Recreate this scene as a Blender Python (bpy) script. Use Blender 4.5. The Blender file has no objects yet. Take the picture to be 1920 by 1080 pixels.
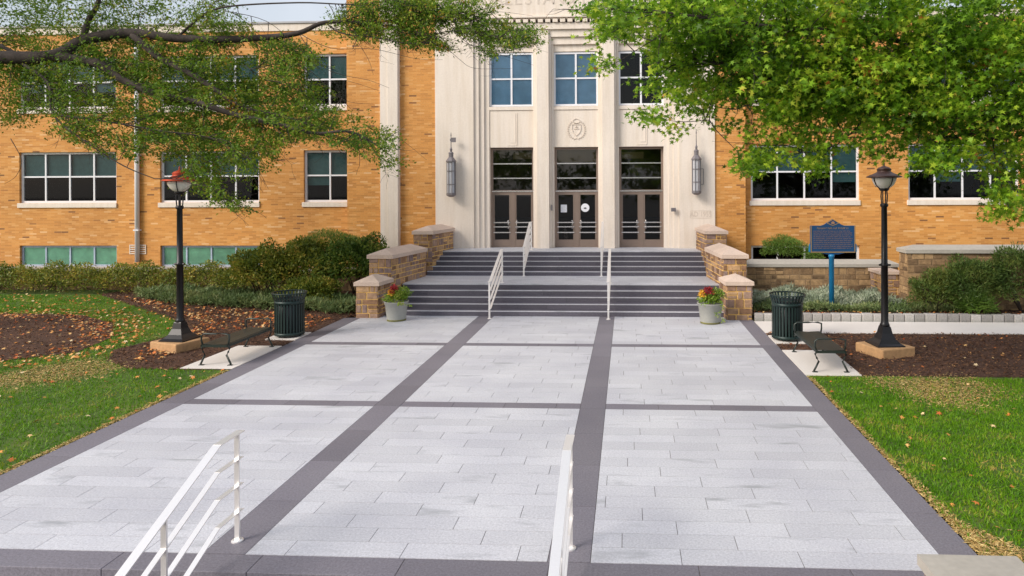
import bpy, bmesh, math, random
import numpy as np
from mathutils import Vector, Matrix
random.seed(7); RNG = np.random.default_rng(11)
sc = bpy.context.scene
COL = sc.collection
R = math.radians

# ------------------------------------------------------------------ camera
CAM_H = 3.8; YAW = .05194; ROLL = .00445; F = 1280.0; CX = 1109.2; CY = 354.0
fwd = Vector((-math.sin(YAW), math.cos(YAW), 0)); rgt = Vector((math.cos(YAW), math.sin(YAW), 0)); up = rgt.cross(fwd)
r2 = rgt*math.cos(ROLL) - up*math.sin(ROLL); u2 = up*math.cos(ROLL) + rgt*math.sin(ROLL)
cd = bpy.data.cameras.new('camera'); cam = bpy.data.objects.new('camera', cd); COL.objects.link(cam)
m = Matrix((r2, u2, -fwd)).transposed().to_4x4(); m.translation = Vector((0, 0, CAM_H)); cam.matrix_world = m
cd.sensor_width = 36; cd.lens = F/1920*36; cd.shift_x = (960-CX)/1920; cd.shift_y = -(540-CY)/1920
cd.clip_start = .05; cd.clip_end = 3000
sc.camera = cam
# ------------------------------------------------------------------ light
AZ = Vector((-.80, -.60)).normalized(); EL = R(33)
world = bpy.data.worlds.new('World'); sc.world = world; world.use_nodes = True
wn = world.node_tree.nodes; wl = world.node_tree.links
bg = wn['Background']; sky = wn.new('ShaderNodeTexSky'); sky.sky_type = 'NISHITA'; sky.sun_disc = False
sky.sun_elevation = EL; sky.sun_rotation = math.atan2(AZ.x, AZ.y); sky.air_density = 1.3; sky.dust_density = 3.5; sky.ozone_density = .8
# thin bright cloud veil over the blue
wtc = wn.new('ShaderNodeTexCoord'); wnz = wn.new('ShaderNodeTexNoise'); wnz.inputs['Scale'].default_value = 2.2; wnz.inputs['Detail'].default_value = 6; wl.new(wtc.outputs['Generated'], wnz.inputs[0])
wmr = wn.new('ShaderNodeMapRange'); wmr.inputs[1].default_value = .35; wmr.inputs[2].default_value = .65; wmr.inputs[3].default_value = .35; wmr.inputs[4].default_value = .75; wl.new(wnz.outputs[0], wmr.inputs[0])
wmx = wn.new('ShaderNodeMix'); wmx.data_type = 'RGBA'; wl.new(wmr.outputs[0], wmx.inputs[0]); wl.new(sky.outputs[0], wmx.inputs[6]); wmx.inputs[7].default_value = (6.6, 6.9, 7.6, 1)
wl.new(wmx.outputs[2], bg.inputs[0]); bg.inputs[1].default_value = .105
sd = bpy.data.lights.new('sun', 'SUN'); sd.energy = 2.45; sd.angle = R(26); sd.color = (1, .93, .84)
so = bpy.data.objects.new('sun', sd); COL.objects.link(so)
to_sun = Vector((AZ.x*math.cos(EL), AZ.y*math.cos(EL), math.sin(EL)))
so.rotation_euler = to_sun.to_track_quat('Z', 'Y').to_euler()
sc.view_settings.view_transform = 'Standard'; sc.view_settings.look = 'None'; sc.view_settings.gamma = 1
sc.view_settings.exposure = .46

# a point of the photograph on a vertical plane Y or on a level z
def ray(px, py):
    return r2*((px-CX)/F) - u2*((py-CY)/F) + fwd
def at(px, py, Y):
    d = ray(px, py); t = Y/d.y; return Vector((d.x*t, Y, CAM_H + d.z*t))
def gr(px, py, z=0.0):
    d = ray(px, py); t = (z-CAM_H)/d.z; return Vector((d.x*t, d.y*t, z))

# ------------------------------------------------------------------ materials
def mat(name):
    m = bpy.data.materials.new(name); m.use_nodes = True
    return m, m.node_tree.nodes, m.node_tree.links, m.node_tree.nodes['Principled BSDF']
def N(n, t, **k):
    o = n.new(t)
    for a, b in k.items():
        if a in o.inputs.keys(): o.inputs[a].default_value = b
        else: setattr(o, a, b)
    return o
def ramp(n, stops, interp='LINEAR'):
    r = n.new('ShaderNodeValToRGB'); r.color_ramp.interpolation = interp
    while len(r.color_ramp.elements) < len(stops): r.color_ramp.elements.new(.5)
    for e, (p, c) in zip(r.color_ramp.elements, stops):
        e.position = p; e.color = (*c, 1) if len(c) == 3 else c
    return r
def mixc(n, l, fac, a, b, mode='MIX'):
    x = n.new('ShaderNodeMix'); x.data_type = 'RGBA'; x.blend_type = mode
    for s, v in ((0, fac), (6, a), (7, b)):
        if hasattr(v, 'is_linked') or hasattr(v, 'links'): l.new(v, x.inputs[s])
        else: x.inputs[s].default_value = v if s == 0 else (*v, 1)
    return x.outputs[2]
def bump(n, l, h, bs, s=.3, d=.01):
    b = N(n, 'ShaderNodeBump', Strength=s, Distance=d); l.new(h, b.inputs['Height']); l.new(b.outputs[0], bs.inputs['Normal']); return b

def m_plain(name, col, rough=.6, metal=0, nscale=30, namt=.15, bstr=.15, big=1.5):
    m, n, l, b = mat(name)
    tc = n.new('ShaderNodeNewGeometry')
    t = N(n, 'ShaderNodeTexNoise', Scale=nscale, Detail=5); l.new(tc.outputs['Position'], t.inputs['Vector'])
    t2 = N(n, 'ShaderNodeTexNoise', Scale=big, Detail=4); l.new(tc.outputs['Position'], t2.inputs['Vector'])
    add = N(n, 'ShaderNodeMath', operation='ADD'); l.new(t.outputs[0], add.inputs[0]); l.new(t2.outputs[0], add.inputs[1])
    r = ramp(n, [(.35, tuple(c*(1-namt) for c in col)), (.65, tuple(min(1, c*(1+namt)) for c in col))])
    h = N(n, 'ShaderNodeMath', operation='MULTIPLY'); h.inputs[1].default_value = .5; l.new(add.outputs[0], h.inputs[0])
    l.new(h.outputs[0], r.inputs[0]); l.new(r.outputs[0], b.inputs['Base Color'])
    b.inputs['Roughness'].default_value = rough; b.inputs['Metallic'].default_value = metal
    if bstr: bump(n, l, t.outputs[0], b, bstr, .004)
    return m
def m_brick():
    m, n, l, b = mat('yellow_brick')
    g = n.new('ShaderNodeNewGeometry'); s = n.new('ShaderNodeSeparateXYZ'); l.new(g.outputs['Position'], s.inputs[0])
    a = N(n, 'ShaderNodeMath', operation='ADD'); l.new(s.outputs[0], a.inputs[0]); l.new(s.outputs[1], a.inputs[1])
    c = n.new('ShaderNodeCombineXYZ'); l.new(a.outputs[0], c.inputs[0]); l.new(s.outputs[2], c.inputs[1])
    t = n.new('ShaderNodeTexBrick'); l.new(c.outputs[0], t.inputs[0])
    t.inputs['Color1'].default_value = (0, 0, 0, 1); t.inputs['Color2'].default_value = (1, 1, 1, 1); t.inputs['Mortar'].default_value = (.5, .5, .5, 1)
    t.inputs['Scale'].default_value = 1; t.inputs['Mortar Size'].default_value = .005; t.inputs['Mortar Smooth'].default_value = .3
    t.inputs['Brick Width'].default_value = .30; t.inputs['Row Height'].default_value = .068; t.offset = .5; t.inputs['Bias'].default_value = 0
    r = ramp(n, [(0, (.22, .10, .038)), (.011, (.28, .12, .045)), (.02, (.55, .24, .062)), (.2, (.62, .275, .068)), (.5, (.68, .31, .078)), (.75, (.71, .335, .090)), (.93, (.74, .385, .13)), (1, (.80, .50, .25))])
    l.new(t.outputs['Color'], r.inputs[0])
    nz = N(n, 'ShaderNodeTexNoise', Scale=.35, Detail=5); l.new(g.outputs['Position'], nz.inputs[0])
    r2_ = ramp(n, [(.35, (.82, .80, .78)), (.65, (1.06, 1.04, 1.0))]); l.new(nz.outputs[0], r2_.inputs[0])
    c1 = mixc(n, l, 1.0, r.outputs[0], r2_.outputs[0], 'MULTIPLY')
    nf = N(n, 'ShaderNodeTexNoise', Scale=60, Detail=3); l.new(g.outputs['Position'], nf.inputs[0])
    r3 = ramp(n, [(.3, (.85, .85, .85)), (.7, (1.12, 1.12, 1.12))]); l.new(nf.outputs[0], r3.inputs[0])
    c1 = mixc(n, l, 1.0, c1, r3.outputs[0], 'MULTIPLY')
    c2 = mixc(n, l, t.outputs['Fac'], c1, (.66, .35, .125))
    l.new(c2, b.inputs['Base Color']); b.inputs['Roughness'].default_value = .85
    inv = N(n, 'ShaderNodeMath', operation='SUBTRACT'); inv.inputs[0].default_value = 1; l.new(t.outputs['Fac'], inv.inputs[1])
    bump(n, l, inv.outputs[0], b, .4, .006)
    return m
def m_granite(name, c0, c1, speck=.12, stain=None, rough=.6, isl=.12):
    m, n, l, b = mat(name)
    g = n.new('ShaderNodeNewGeometry')
    a = N(n, 'ShaderNodeTexNoise', Scale=38, Detail=6, Roughness=.85); l.new(g.outputs['Position'], a.inputs[0])
    r = ramp(n, [(.32, c0), (.62, c1)]); l.new(a.outputs[0], r.inputs[0])
    v = ramp(n, [(0, (1-isl,)*3), (1, (1+isl*.45,)*3)]); l.new(g.outputs['Random Per Island'], v.inputs[0])
    c = mixc(n, l, 1, r.outputs[0], v.outputs[0], 'MULTIPLY')
    z = N(n, 'ShaderNodeTexNoise', Scale=.7, Detail=5); l.new(g.outputs['Position'], z.inputs[0])
    zr = ramp(n, [(.35, (.9, .9, .92)), (.65, (1.04, 1.04, 1.03))]); l.new(z.outputs[0], zr.inputs[0])
    c = mixc(n, l, 1, c, zr.outputs[0], 'MULTIPLY')
    if stain:
        mp = n.new('ShaderNodeMapping'); mp.inputs['Scale'].default_value = (.8, 3.2, 1); l.new(g.outputs['Position'], mp.inputs[0])
        of = N(n, 'ShaderNodeVectorMath', operation='SCALE'); of.inputs[0].default_value = (37, 91, 13); l.new(g.outputs['Random Per Island'], of.inputs['Scale'])
        l.new(of.outputs[0], mp.inputs['Location'])
        s = N(n, 'ShaderNodeTexNoise', Scale=1.1, Detail=6, Roughness=.62); l.new(mp.outputs[0], s.inputs[0])
        # stain is kept to some of the slabs
        ad = N(n, 'ShaderNodeMath', operation='MULTIPLY_ADD'); ad.inputs[1].default_value = .16; l.new(g.outputs['Random Per Island'], ad.inputs[0]); l.new(s.outputs[0], ad.inputs[2])
        sr = ramp(n, [(.69, (0, 0, 0)), (.85, (1, 1, 1))]); l.new(ad.outputs[0], sr.inputs[0])
        c = mixc(n, l, sr.outputs[0], c, stain)
    l.new(c, b.inputs['Base Color']); b.inputs['Roughness'].default_value = rough
    bump(n, l, a.outputs[0], b, .12, .003)
    return m
def m_leaf(name, stops, trans=.35, rough=.5):
    m, n, l, b = mat(name)
    g = n.new('ShaderNodeNewGeometry')
    z = N(n, 'ShaderNodeTexNoise', Scale=1.3, Detail=3); l.new(g.outputs['Position'], z.inputs[0])
    ma = N(n, 'ShaderNodeMath', operation='MULTIPLY_ADD'); ma.inputs[1].default_value = .55; l.new(g.outputs['Random Per Island'], ma.inputs[0])
    sb = N(n, 'ShaderNodeMath', operation='MULTIPLY_ADD'); sb.inputs[1].default_value = 1.5; sb.inputs[2].default_value = -.52; l.new(z.outputs[0], sb.inputs[0]); l.new(sb.outputs[0], ma.inputs[2])
    r = ramp(n, stops); l.new(ma.outputs[0], r.inputs[0])
    b.inputs['Roughness'].default_value = rough; b.inputs['Specular IOR Level'].default_value = .3
    l.new(r.outputs[0], b.inputs['Base Color'])
    t = n.new('ShaderNodeBsdfTranslucent'); l.new(r.outputs[0], t.inputs[0])
    mx = n.new('ShaderNodeMixShader'); mx.inputs[0].default_value = trans; l.new(b.outputs[0], mx.inputs[1]); l.new(t.outputs[0], mx.inputs[2])
    l.new(mx.outputs[0], n['Material Output'].inputs[0])
    return m
def m_island(name, stops, rough=.8, nscale=25, bstr=.3, spots=.2):
    m, n, l, b = mat(name)
    g = n.new('ShaderNodeNewGeometry'); r = ramp(n, stops); l.new(g.outputs['Random Per Island'], r.inputs[0])
    z = N(n, 'ShaderNodeTexNoise', Scale=nscale, Detail=6, Roughness=.65); l.new(g.outputs['Position'], z.inputs[0])
    zr = ramp(n, [(.3, (1-spots,)*3), (.7, (1+spots,)*3)]); l.new(z.outputs[0], zr.inputs[0])
    c = mixc(n, l, 1, r.outputs[0], zr.outputs[0], 'MULTIPLY')
    l.new(c, b.inputs['Base Color']); b.inputs['Roughness'].default_value = rough
    if bstr: bump(n, l, z.outputs[0], b, bstr, .012)
    return m
def m_glass(name, tint=(.55, .62, .60), refl=1.0):
    m, n, l, b = mat(name); n.remove(b)
    t = n.new('ShaderNodeBsdfTransparent'); t.inputs[0].default_value = (*tint, 1)
    gl = n.new('ShaderNodeBsdfGlossy'); gl.inputs['Roughness'].default_value = .02
    f = n.new('ShaderNodeFresnel'); f.inputs[0].default_value = 1.5
    mu = N(n, 'ShaderNodeMath', operation='MULTIPLY', use_clamp=True); mu.inputs[1].default_value = refl; l.new(f.outputs[0], mu.inputs[0])
    mx = n.new('ShaderNodeMixShader'); l.new(mu.outputs[0], mx.inputs[0]); l.new(t.outputs[0], mx.inputs[1]); l.new(gl.outputs[0], mx.inputs[2])
    l.new(mx.outputs[0], n['Material Output'].inputs[0]); return m

M = {}
M['brick'] = m_brick()
M['lime'] = m_plain('limestone', (.79, .70, .615), .8, 0, 18, .05, .12, .7)
_m = M['lime']; _n = _m.node_tree.nodes; _l = _m.node_tree.links; _b = _n['Principled BSDF']; _g = _n.new('ShaderNodeNewGeometry'); _mp = _n.new('ShaderNodeMapping'); _mp.inputs['Scale'].default_value = (5, 5, .35); _l.new(_g.outputs['Position'], _mp.inputs[0])
_z = N(_n, 'ShaderNodeTexNoise', Scale=1.0, Detail=6, Roughness=.65); _l.new(_mp.outputs[0], _z.inputs[0]); _r = ramp(_n, [(.36, (.94, .92, .885)), (.58, (1.02, 1.02, 1.02))]); _l.new(_z.outputs[0], _r.inputs[0])
_src = _b.inputs['Base Color'].links[0].from_socket; _l.new(mixc(_n, _l, 1, _src, _r.outputs[0], 'MULTIPLY'), _b.inputs['Base Color'])
M['limeshade'] = m_plain('carved_limestone', (.66, .57, .49), .85, 0, 18, .05, .1)  # same limestone in a darker copy, relief shade put into the carving's colour
M['coping'] = m_plain('stone_coping', (.60, .47, .39), .8, 0, 22, .12, .25)
M['bluestone'] = m_plain('grey_capstone', (.40, .37, .325), .75, 0, 14, .10, .2)
M['slab'] = m_granite('light_granite', (.38, .385, .42), (.67, .673, .72), stain=(.34, .35, .375), isl=.09)
M['dark'] = m_granite('dark_granite', (.115, .108, .128), (.24, .225, .262), isl=.16)
M['riser'] = m_granite('riser_granite', (.065, .06, .078), (.14, .128, .16), isl=.15)
M['joint'] = m_plain('joint_sand', (.13, .11, .10), .95)
M['concrete'] = m_plain('concrete', (.72, .67, .63), .85, 0, 40, .06, .15, .8)
M['cobble'] = m_island('cobble_stone', [(0, (.28, .26, .25)), (1, (.52, .49, .47))], .8)
M['mulch'] = m_plain('mulch', (.070, .030, .016), .95, 0, 40, .45, 1.0, 2)
M['chip'] = m_island('mulch_chip', [(0, (.036, .015, .008)), (.6, (.11, .048, .024)), (1, (.22, .11, .05))], .95, 60, 0)
M['metal'] = m_plain('stainless_steel', (.93, .90, .88), .40, .72, 60, .03, .02)
M['bronze'] = m_plain('door_aluminium', (.30, .225, .185), .42, .55, 40, .06, .02)
M['chrome'] = m_plain('bright_bar', (.80, .76, .74), .25, .9, 40, .03, .0)
M['white'] = m_plain('white_paint', (.80, .80, .84), .5, 0, 40, .03, .02)
M['black'] = m_plain('black_iron', (.016, .015, .018), .38, .3, 40, .2, .05)
M['green'] = m_plain('green_steel', (.014, .032, .030), .42, .2, 40, .15, .03)
M['bench'] = m_plain('bench_steel', (.030, .040, .036), .40, .3, 40, .15, .03)
M['copper'] = m_plain('red_cap_paint', (.50, .065, .022), .6, .2, 30, .3, .05)
M['darkcap'] = m_plain('dark_cap_paint', (.075, .035, .028), .42, .2, 30, .3, .05)
M['globe'] = m_plain('white_lamp_glass', (.78, .74, .68), .22, 0, 40, .02, 0)
M['plinth'] = m_plain('sandstone', (.46, .27, .13), .9, 0, 14, .2, .5)
M['sign'] = m_plain('blue_enamel', (.010, .055, .15), .35, 0, 40, .12, .02)
M['signpost'] = m_plain('blue_post_paint', (.012, .19, .42), .35, 0, 40, .12, .02)
M['gold'] = m_plain('gold_paint', (.42, .26, .08), .45, .2, 40, .1, 0)
M['signtext'] = m_plain('faded_gold', (.30, .17, .10), .5, 0, 40, .1, 0)
M['pot'] = m_plain('planter_plastic', (.38, .38, .35), .6, 0, 20, .08, .1)
M['potgreen'] = m_plain('mossy_foot', (.17, .16, .05), .8, 0, 20, .2, .2)
M['soil'] = m_plain('soil', (.05, .03, .02), .95)
M['grey'] = m_plain('zinc', (.22, .20, .21), .5, .5, 30, .15, .1)
M['lantern'] = m_plain('frosted_glass', (.50, .50, .53), .25, .1, 30, .06, 0)
M['blind'] = m_plain('teal_blind', (.065, .165, .175), .7, 0, 6, .2, 0, .8)
M['blindgreen'] = m_plain('green_blind', (.42, .78, .56), .7, 0, 4, .2, 0, .6)
M['blindblue'] = m_plain('blue_blind', (.22, .38, .56), .7, 0, 3, .15, 0, .5)  # reflected blue sky painted as an even colour behind the portal panes
M['blindgold'] = m_plain('ochre_panel', (.30, .21, .09), .7, 0, 3, .1, 0)
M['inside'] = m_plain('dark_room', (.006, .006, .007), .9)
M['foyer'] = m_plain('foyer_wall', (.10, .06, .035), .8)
M['glass'] = m_glass('window_glass', (.84, .89, .89), .75)
M['doorglass'] = m_glass('door_glass', (.6, .62, .6), 2.2)
M['paper'] = m_plain('paper', (.75, .76, .82), .7)
M['ink'] = m_plain('ink', (.03, .03, .04), .7)
M['bark'] = m_plain('bark', (.050, .038, .032), .95, 0, 22, .4, .9, 4)
M['roof'] = m_plain('roof_felt', (.25, .25, .26), .9)
M['flash'] = m_plain('roof_flashing', (.34, .34, .36), .5, .3)
M['leafL'] = m_leaf('oak_leaves', [(0, (.045, .10, .010)), (.35, (.10, .20, .014)), (.62, (.18, .30, .022)), (.86, (.34, .37, .04)), (.975, (.48, .36, .05)), (1, (.50, .16, .04))], .4)
M['leafR'] = m_leaf('maple_leaves', [(0, (.04, .10, .005)), (.32, (.10, .22, .010)), (.56, (.21, .39, .018)), (.82, (.46, .60, .045)), (.97, (.58, .55, .07)), (1, (.52, .17, .04))], .4)
M['azalea'] = m_leaf('azalea_leaves', [(0, (.05, .085, .012)), (.4, (.13, .18, .022)), (.7, (.27, .28, .035)), (1, (.46, .32, .06))], .3)
M['deepbush'] = m_leaf('deep_green_leaves', [(0, (.03, .07, .010)), (.45, (.08, .15, .020)), (.8, (.19, .25, .035)), (1, (.36, .32, .06))], .3)
M['darkbush'] = m_leaf('dark_leaves', [(0, (.045, .09, .018)), (.5, (.09, .15, .028)), (1, (.20, .22, .045))], .3)
M['lime_bush'] = m_leaf('green_leaves', [(0, (.08, .16, .022)), (.5, (.14, .25, .04)), (1, (.24, .34, .06))], .3)
M['cover'] = m_leaf('cover_leaves', [(0, (.08, .13, .045)), (.5, (.16, .23, .08)), (1, (.34, .36, .15))], .3)
M['silver'] = m_leaf('silver_leaves', [(0, (.18, .23, .15)), (.5, (.36, .42, .30)), (1, (.62, .64, .50))], .3)
M['grassm'] = m_leaf('grass_blades', [(0, (.06, .17, .004)), (.45, (.115, .28, .006)), (.75, (.20, .35, .012)), (.93, (.44, .38, .07)), (1, (.62, .43, .15))], .35)
M['fallen'] = m_island('fallen_leaf', [(0, (.42, .08, .02)), (.3, (.62, .19, .04)), (.6, (.70, .32, .08)), (.85, (.74, .48, .20)), (1, (.80, .62, .38))], .8, 20, 0)
M['flred'] = m_island('red_flower', [(0, (.25, .01, .02)), (1, (.45, .03, .03))], .6, 20, 0)
M['flyel'] = m_island('yellow_flower', [(0, (.75, .36, .02)), (1, (.85, .55, .04))], .6, 20, 0)
M['potleaf'] = m_leaf('pot_leaves', [(0, (.10, .22, .02)), (.5, (.22, .34, .04)), (1, (.45, .45, .10))], .3)
M['mason'] = m_island('field_stone', [(0, (.17, .095, .055)), (.25, (.30, .17, .095)), (.45, (.22, .16, .16)), (.6, (.42, .25, .13)), (.8, (.30, .21, .18)), (1, (.52, .32, .16))], .9, 9, .8, .35)
M['mortar'] = m_plain('ochre_mortar', (.74, .47, .16), .95, 0, 30, .15, .4)
M['stonedk'] = m_island('brown_stone', [(0, (.13, .08, .042)), (.4, (.25, .155, .08)), (.7, (.33, .21, .105)), (1, (.42, .27, .14))], .9, 9, .8, .35)
M['mortdk'] = m_plain('brown_mortar', (.24, .16, .09), .95, 0, 30, .15, .4)
def m_ground(name, a, b_, c, sc_=.9):
    m, n, l, b = mat(name); g = n.new('ShaderNodeNewGeometry')
    z = N(n, 'ShaderNodeTexNoise', Scale=sc_, Detail=8, Roughness=.7); l.new(g.outputs['Position'], z.inputs[0])
    r = ramp(n, [(.35, a), (.55, b_), (.72, c)]); l.new(z.outputs[0], r.inputs[0]); l.new(r.outputs[0], b.inputs['Base Color']); b.inputs['Roughness'].default_value = .95
    return m
M['lawn'] = m_ground('lawn_soil', (.045, .085, .008), (.07, .12, .012), (.20, .15, .045))
M['asphalt'] = m_plain('asphalt', (.055, .055, .06), .9)

# ------------------------------------------------------------------ mesh helpers
class MB:
    def __init__(s): s.v = []; s.f = []
    def poly(s, pts):
        i = len(s.v); s.v += [tuple(p) for p in pts]; s.f.append(tuple(range(i, i+len(pts)))); return s
    def box(s, x0, x1, y0, y1, z0, z1):
        i = len(s.v); s.v += [(x, y, z) for z in (z0, z1) for x, y in ((x0, y0), (x1, y0), (x1, y1), (x0, y1))]
        s.f += [tuple(i+k for k in q) for q in ((3, 2, 1, 0), (4, 5, 6, 7), (0, 1, 5, 4), (1, 2, 6, 5), (2, 3, 7, 6), (3, 0, 4, 7))]; return s
    def obox(s, c, ax, ay, az, hx, hy, hz):
        i = len(s.v); c = Vector(c)
        for z in (-1, 1):
            for x, y in ((-1, -1), (1, -1), (1, 1), (-1, 1)): s.v.append(tuple(c + ax*(x*hx) + ay*(y*hy) + az*(z*hz)))
        s.f += [tuple(i+k for k in q) for q in ((3, 2, 1, 0), (4, 5, 6, 7), (0, 1, 5, 4), (1, 2, 6, 5), (2, 3, 7, 6), (3, 0, 4, 7))]; return s
    def bar(s, p, q, w, t, side=None):
        p = Vector(p); q = Vector(q); d = (q-p); L = d.length; d.normalize()
        side = Vector(side) if side else Vector((0, 0, 1)).cross(d)
        if side.length < 1e-4: side = Vector((1, 0, 0))
        side.normalize(); n = d.cross(side).normalized()
        return s.obox((p+q)/2, d, side, n, L/2, w/2, t/2)
    def tube(s, pts, r, seg=8, cap=True):
        pts = [Vector(p) for p in pts]; n = len(pts)
        rs = r if isinstance(r, (list, tuple)) else [r]*n
        i0 = len(s.v); ref = None
        for k, p in enumerate(pts):
            d = (pts[min(k+1, n-1)] - pts[max(k-1, 0)]).normalized()
            if ref is None: ref = Vector((0, 0, 1)) if abs(d.z) < .9 else Vector((1, 0, 0))
            a = d.cross(ref)
            if a.length < 1e-3: a = d.orthogonal()
            a.normalize(); b = d.cross(a); ref = -b if False else ref
            for j in range(seg):
                t = 2*math.pi*j/seg; s.v.append(tuple(p + a*(rs[k]*math.cos(t)) + b*(rs[k]*math.sin(t))))
        for k in range(n-1):
            for j in range(seg):
                j2 = (j+1) % seg; s.f.append((i0+k*seg+j, i0+k*seg+j2, i0+(k+1)*seg+j2, i0+(k+1)*seg+j))
        if cap: s.f.append(tuple(i0+j for j in reversed(range(seg)))); s.f.append(tuple(i0+(n-1)*seg+j for j in range(seg)))
        return s
    def lathe(s, prof, seg=24, c=(0, 0, 0), rot=0, cap=True):
        i0 = len(s.v); n = len(prof)
        for r, z in prof:
            for j in range(seg):
                t = rot + 2*math.pi*j/seg; s.v.append((c[0]+r*math.cos(t), c[1]+r*math.sin(t), c[2]+z))
        for k in range(n-1):
            for j in range(seg):
                j2 = (j+1) % seg; s.f.append((i0+k*seg+j, i0+k*seg+j2, i0+(k+1)*seg+j2, i0+(k+1)*seg+j))
        if cap: s.f.append(tuple(i0+j for j in reversed(range(seg)))); s.f.append(tuple(i0+(n-1)*seg+j for j in range(seg)))
        return s
    def prism(s, poly, y0, y1):       # polygon in x,z extruded in y
        n = len(poly); i = len(s.v)
        s.v += [(x, y0, z) for x, z in poly] + [(x, y1, z) for x, z in poly]
        s.f.append(tuple(i+k for k in range(n))); s.f.append(tuple(i+n+k for k in reversed(range(n))))
        for k in range(n): s.f.append((i+k, i+n+k, i+n+(k+1) % n, i+(k+1) % n))
        return s
    def build(s, name, m, parent=None, smooth=False, bevel=0, off=True):
        me = bpy.data.meshes.new(name)
        o_ = Vector((0, 0, 0))
        if parent is not None and off:
            p = parent
            while p is not None: o_ = o_ + p.location; p = p.parent
        me.from_pydata([(x-o_.x, y-o_.y, z-o_.z) for x, y, z in s.v] if o_.length else s.v, [], s.f)
        me.materials.append(m)
        if smooth: me.polygons.foreach_set('use_smooth', [True]*len(me.polygons))
        me.update(); o = bpy.data.objects.new(name, me); COL.objects.link(o)
        if parent is not None: o.parent = parent
        if bevel:
            b = o.modifiers.new('bevel', 'BEVEL'); b.width = bevel; b.segments = 2; b.limit_method = 'ANGLE'
        return o
def npmesh(name, V, counts, m, parent=None):
    """V: (n,3) vertices of loose faces laid one after another; counts: verts per face"""
    me = bpy.data.meshes.new(name); n = len(V); nf = len(counts)
    o_ = np.zeros(3)
    if parent is not None:
        p = parent
        while p is not None: o_ = o_ + np.array(p.location); p = p.parent
    me.vertices.add(n); me.vertices.foreach_set('co', (V-o_).astype(np.float32).ravel())
    me.loops.add(n); me.loops.foreach_set('vertex_index', np.arange(n, dtype=np.int32))
    me.polygons.add(nf); me.polygons.foreach_set('loop_start', np.concatenate([[0], np.cumsum(counts)[:-1]]).astype(np.int32))
    me.update(calc_edges=True); me.validate()
    me.materials.append(m)
    o = bpy.data.objects.new(name, me); COL.objects.link(o)
    if parent is not None: o.parent = parent
    return o
def tag(o, label, cat, group=None, kind=None):
    if label: o['label'] = label
    if cat: o['category'] = cat
    if group: o['group'] = group
    if kind: o['kind'] = kind
    return o
def thing(name, label, cat, loc=(0, 0, 0), rz=0, group=None):
    o = bpy.data.objects.new(name, None); COL.objects.link(o); o.location = loc; o.rotation_euler = (0, 0, rz)
    o.empty_display_size = .2
    return tag(o, label, cat, group)
def struct(o, label, cat='ground'):
    o['kind'] = 'structure'; o['label'] = label; o['category'] = cat; return o
def copy_tree(o, parent=None):
    c = o.copy(); COL.objects.link(c)
    if parent is not None: c.parent = parent
    for ch in [x for x in bpy.data.objects if x.parent == o]: copy_tree(ch, c)
    return c
def text(name, s, size, m, parent, loc, depth=.01, ax='XZ', sx=1.0):
    cu = bpy.data.curves.new(name, 'FONT'); cu.body = s; cu.size = size; cu.extrude = depth; cu.align_x = 'CENTER'; cu.align_y = 'CENTER'; cu.resolution_u = 2
    o = bpy.data.objects.new(name, cu); COL.objects.link(o)
    dg = bpy.context.evaluated_depsgraph_get(); me = bpy.data.meshes.new_from_object(o.evaluated_get(dg))
    bpy.data.objects.remove(o); bpy.data.curves.remove(cu)
    me.transform(Matrix.Scale(sx, 4, (1, 0, 0))); me.materials.clear(); me.materials.append(m)
    o = bpy.data.objects.new(name, me); COL.objects.link(o); o.rotation_euler = (R(90), 0, 0)
    off = Vector(loc)
    p = parent
    while p is not None: off = off - p.location; p = p.parent
    o.location = off; o.parent = parent
    return o
def poly_sheet(name, pts, z, m):
    b = MB(); b.poly([(x, y, z) for x, y in pts]); o = b.build(name, m)
    bm = bmesh.new(); bm.from_mesh(o.data); bmesh.ops.triangulate(bm, faces=bm.faces); 
    for f in bm.faces:
        if f.normal.z < 0: f.normal_flip()
    bm.to_mesh(o.data); bm.free(); return o
def inpoly(P, poly):
    x, y = P[:, 0], P[:, 1]; ins = np.zeros(len(P), bool); n = len(poly)
    for i in range(n):
        x1, y1 = poly[i]; x2, y2 = poly[(i+1) % n]
        c = ((y1 > y) != (y2 > y)); ins ^= c & (x < (x2-x1)*(y-y1)/(y2-y1+1e-12) + x1)
    return ins
def sample(poly, n, rng=RNG):
    a = np.array(poly); lo, hi = a.min(0), a.max(0); out = np.zeros((0, 2))
    while len(out) < n:
        P = rng.uniform(lo, hi, (n*2, 2)); out = np.vstack([out, P[inpoly(P, poly)]])
    return out[:n]

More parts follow.
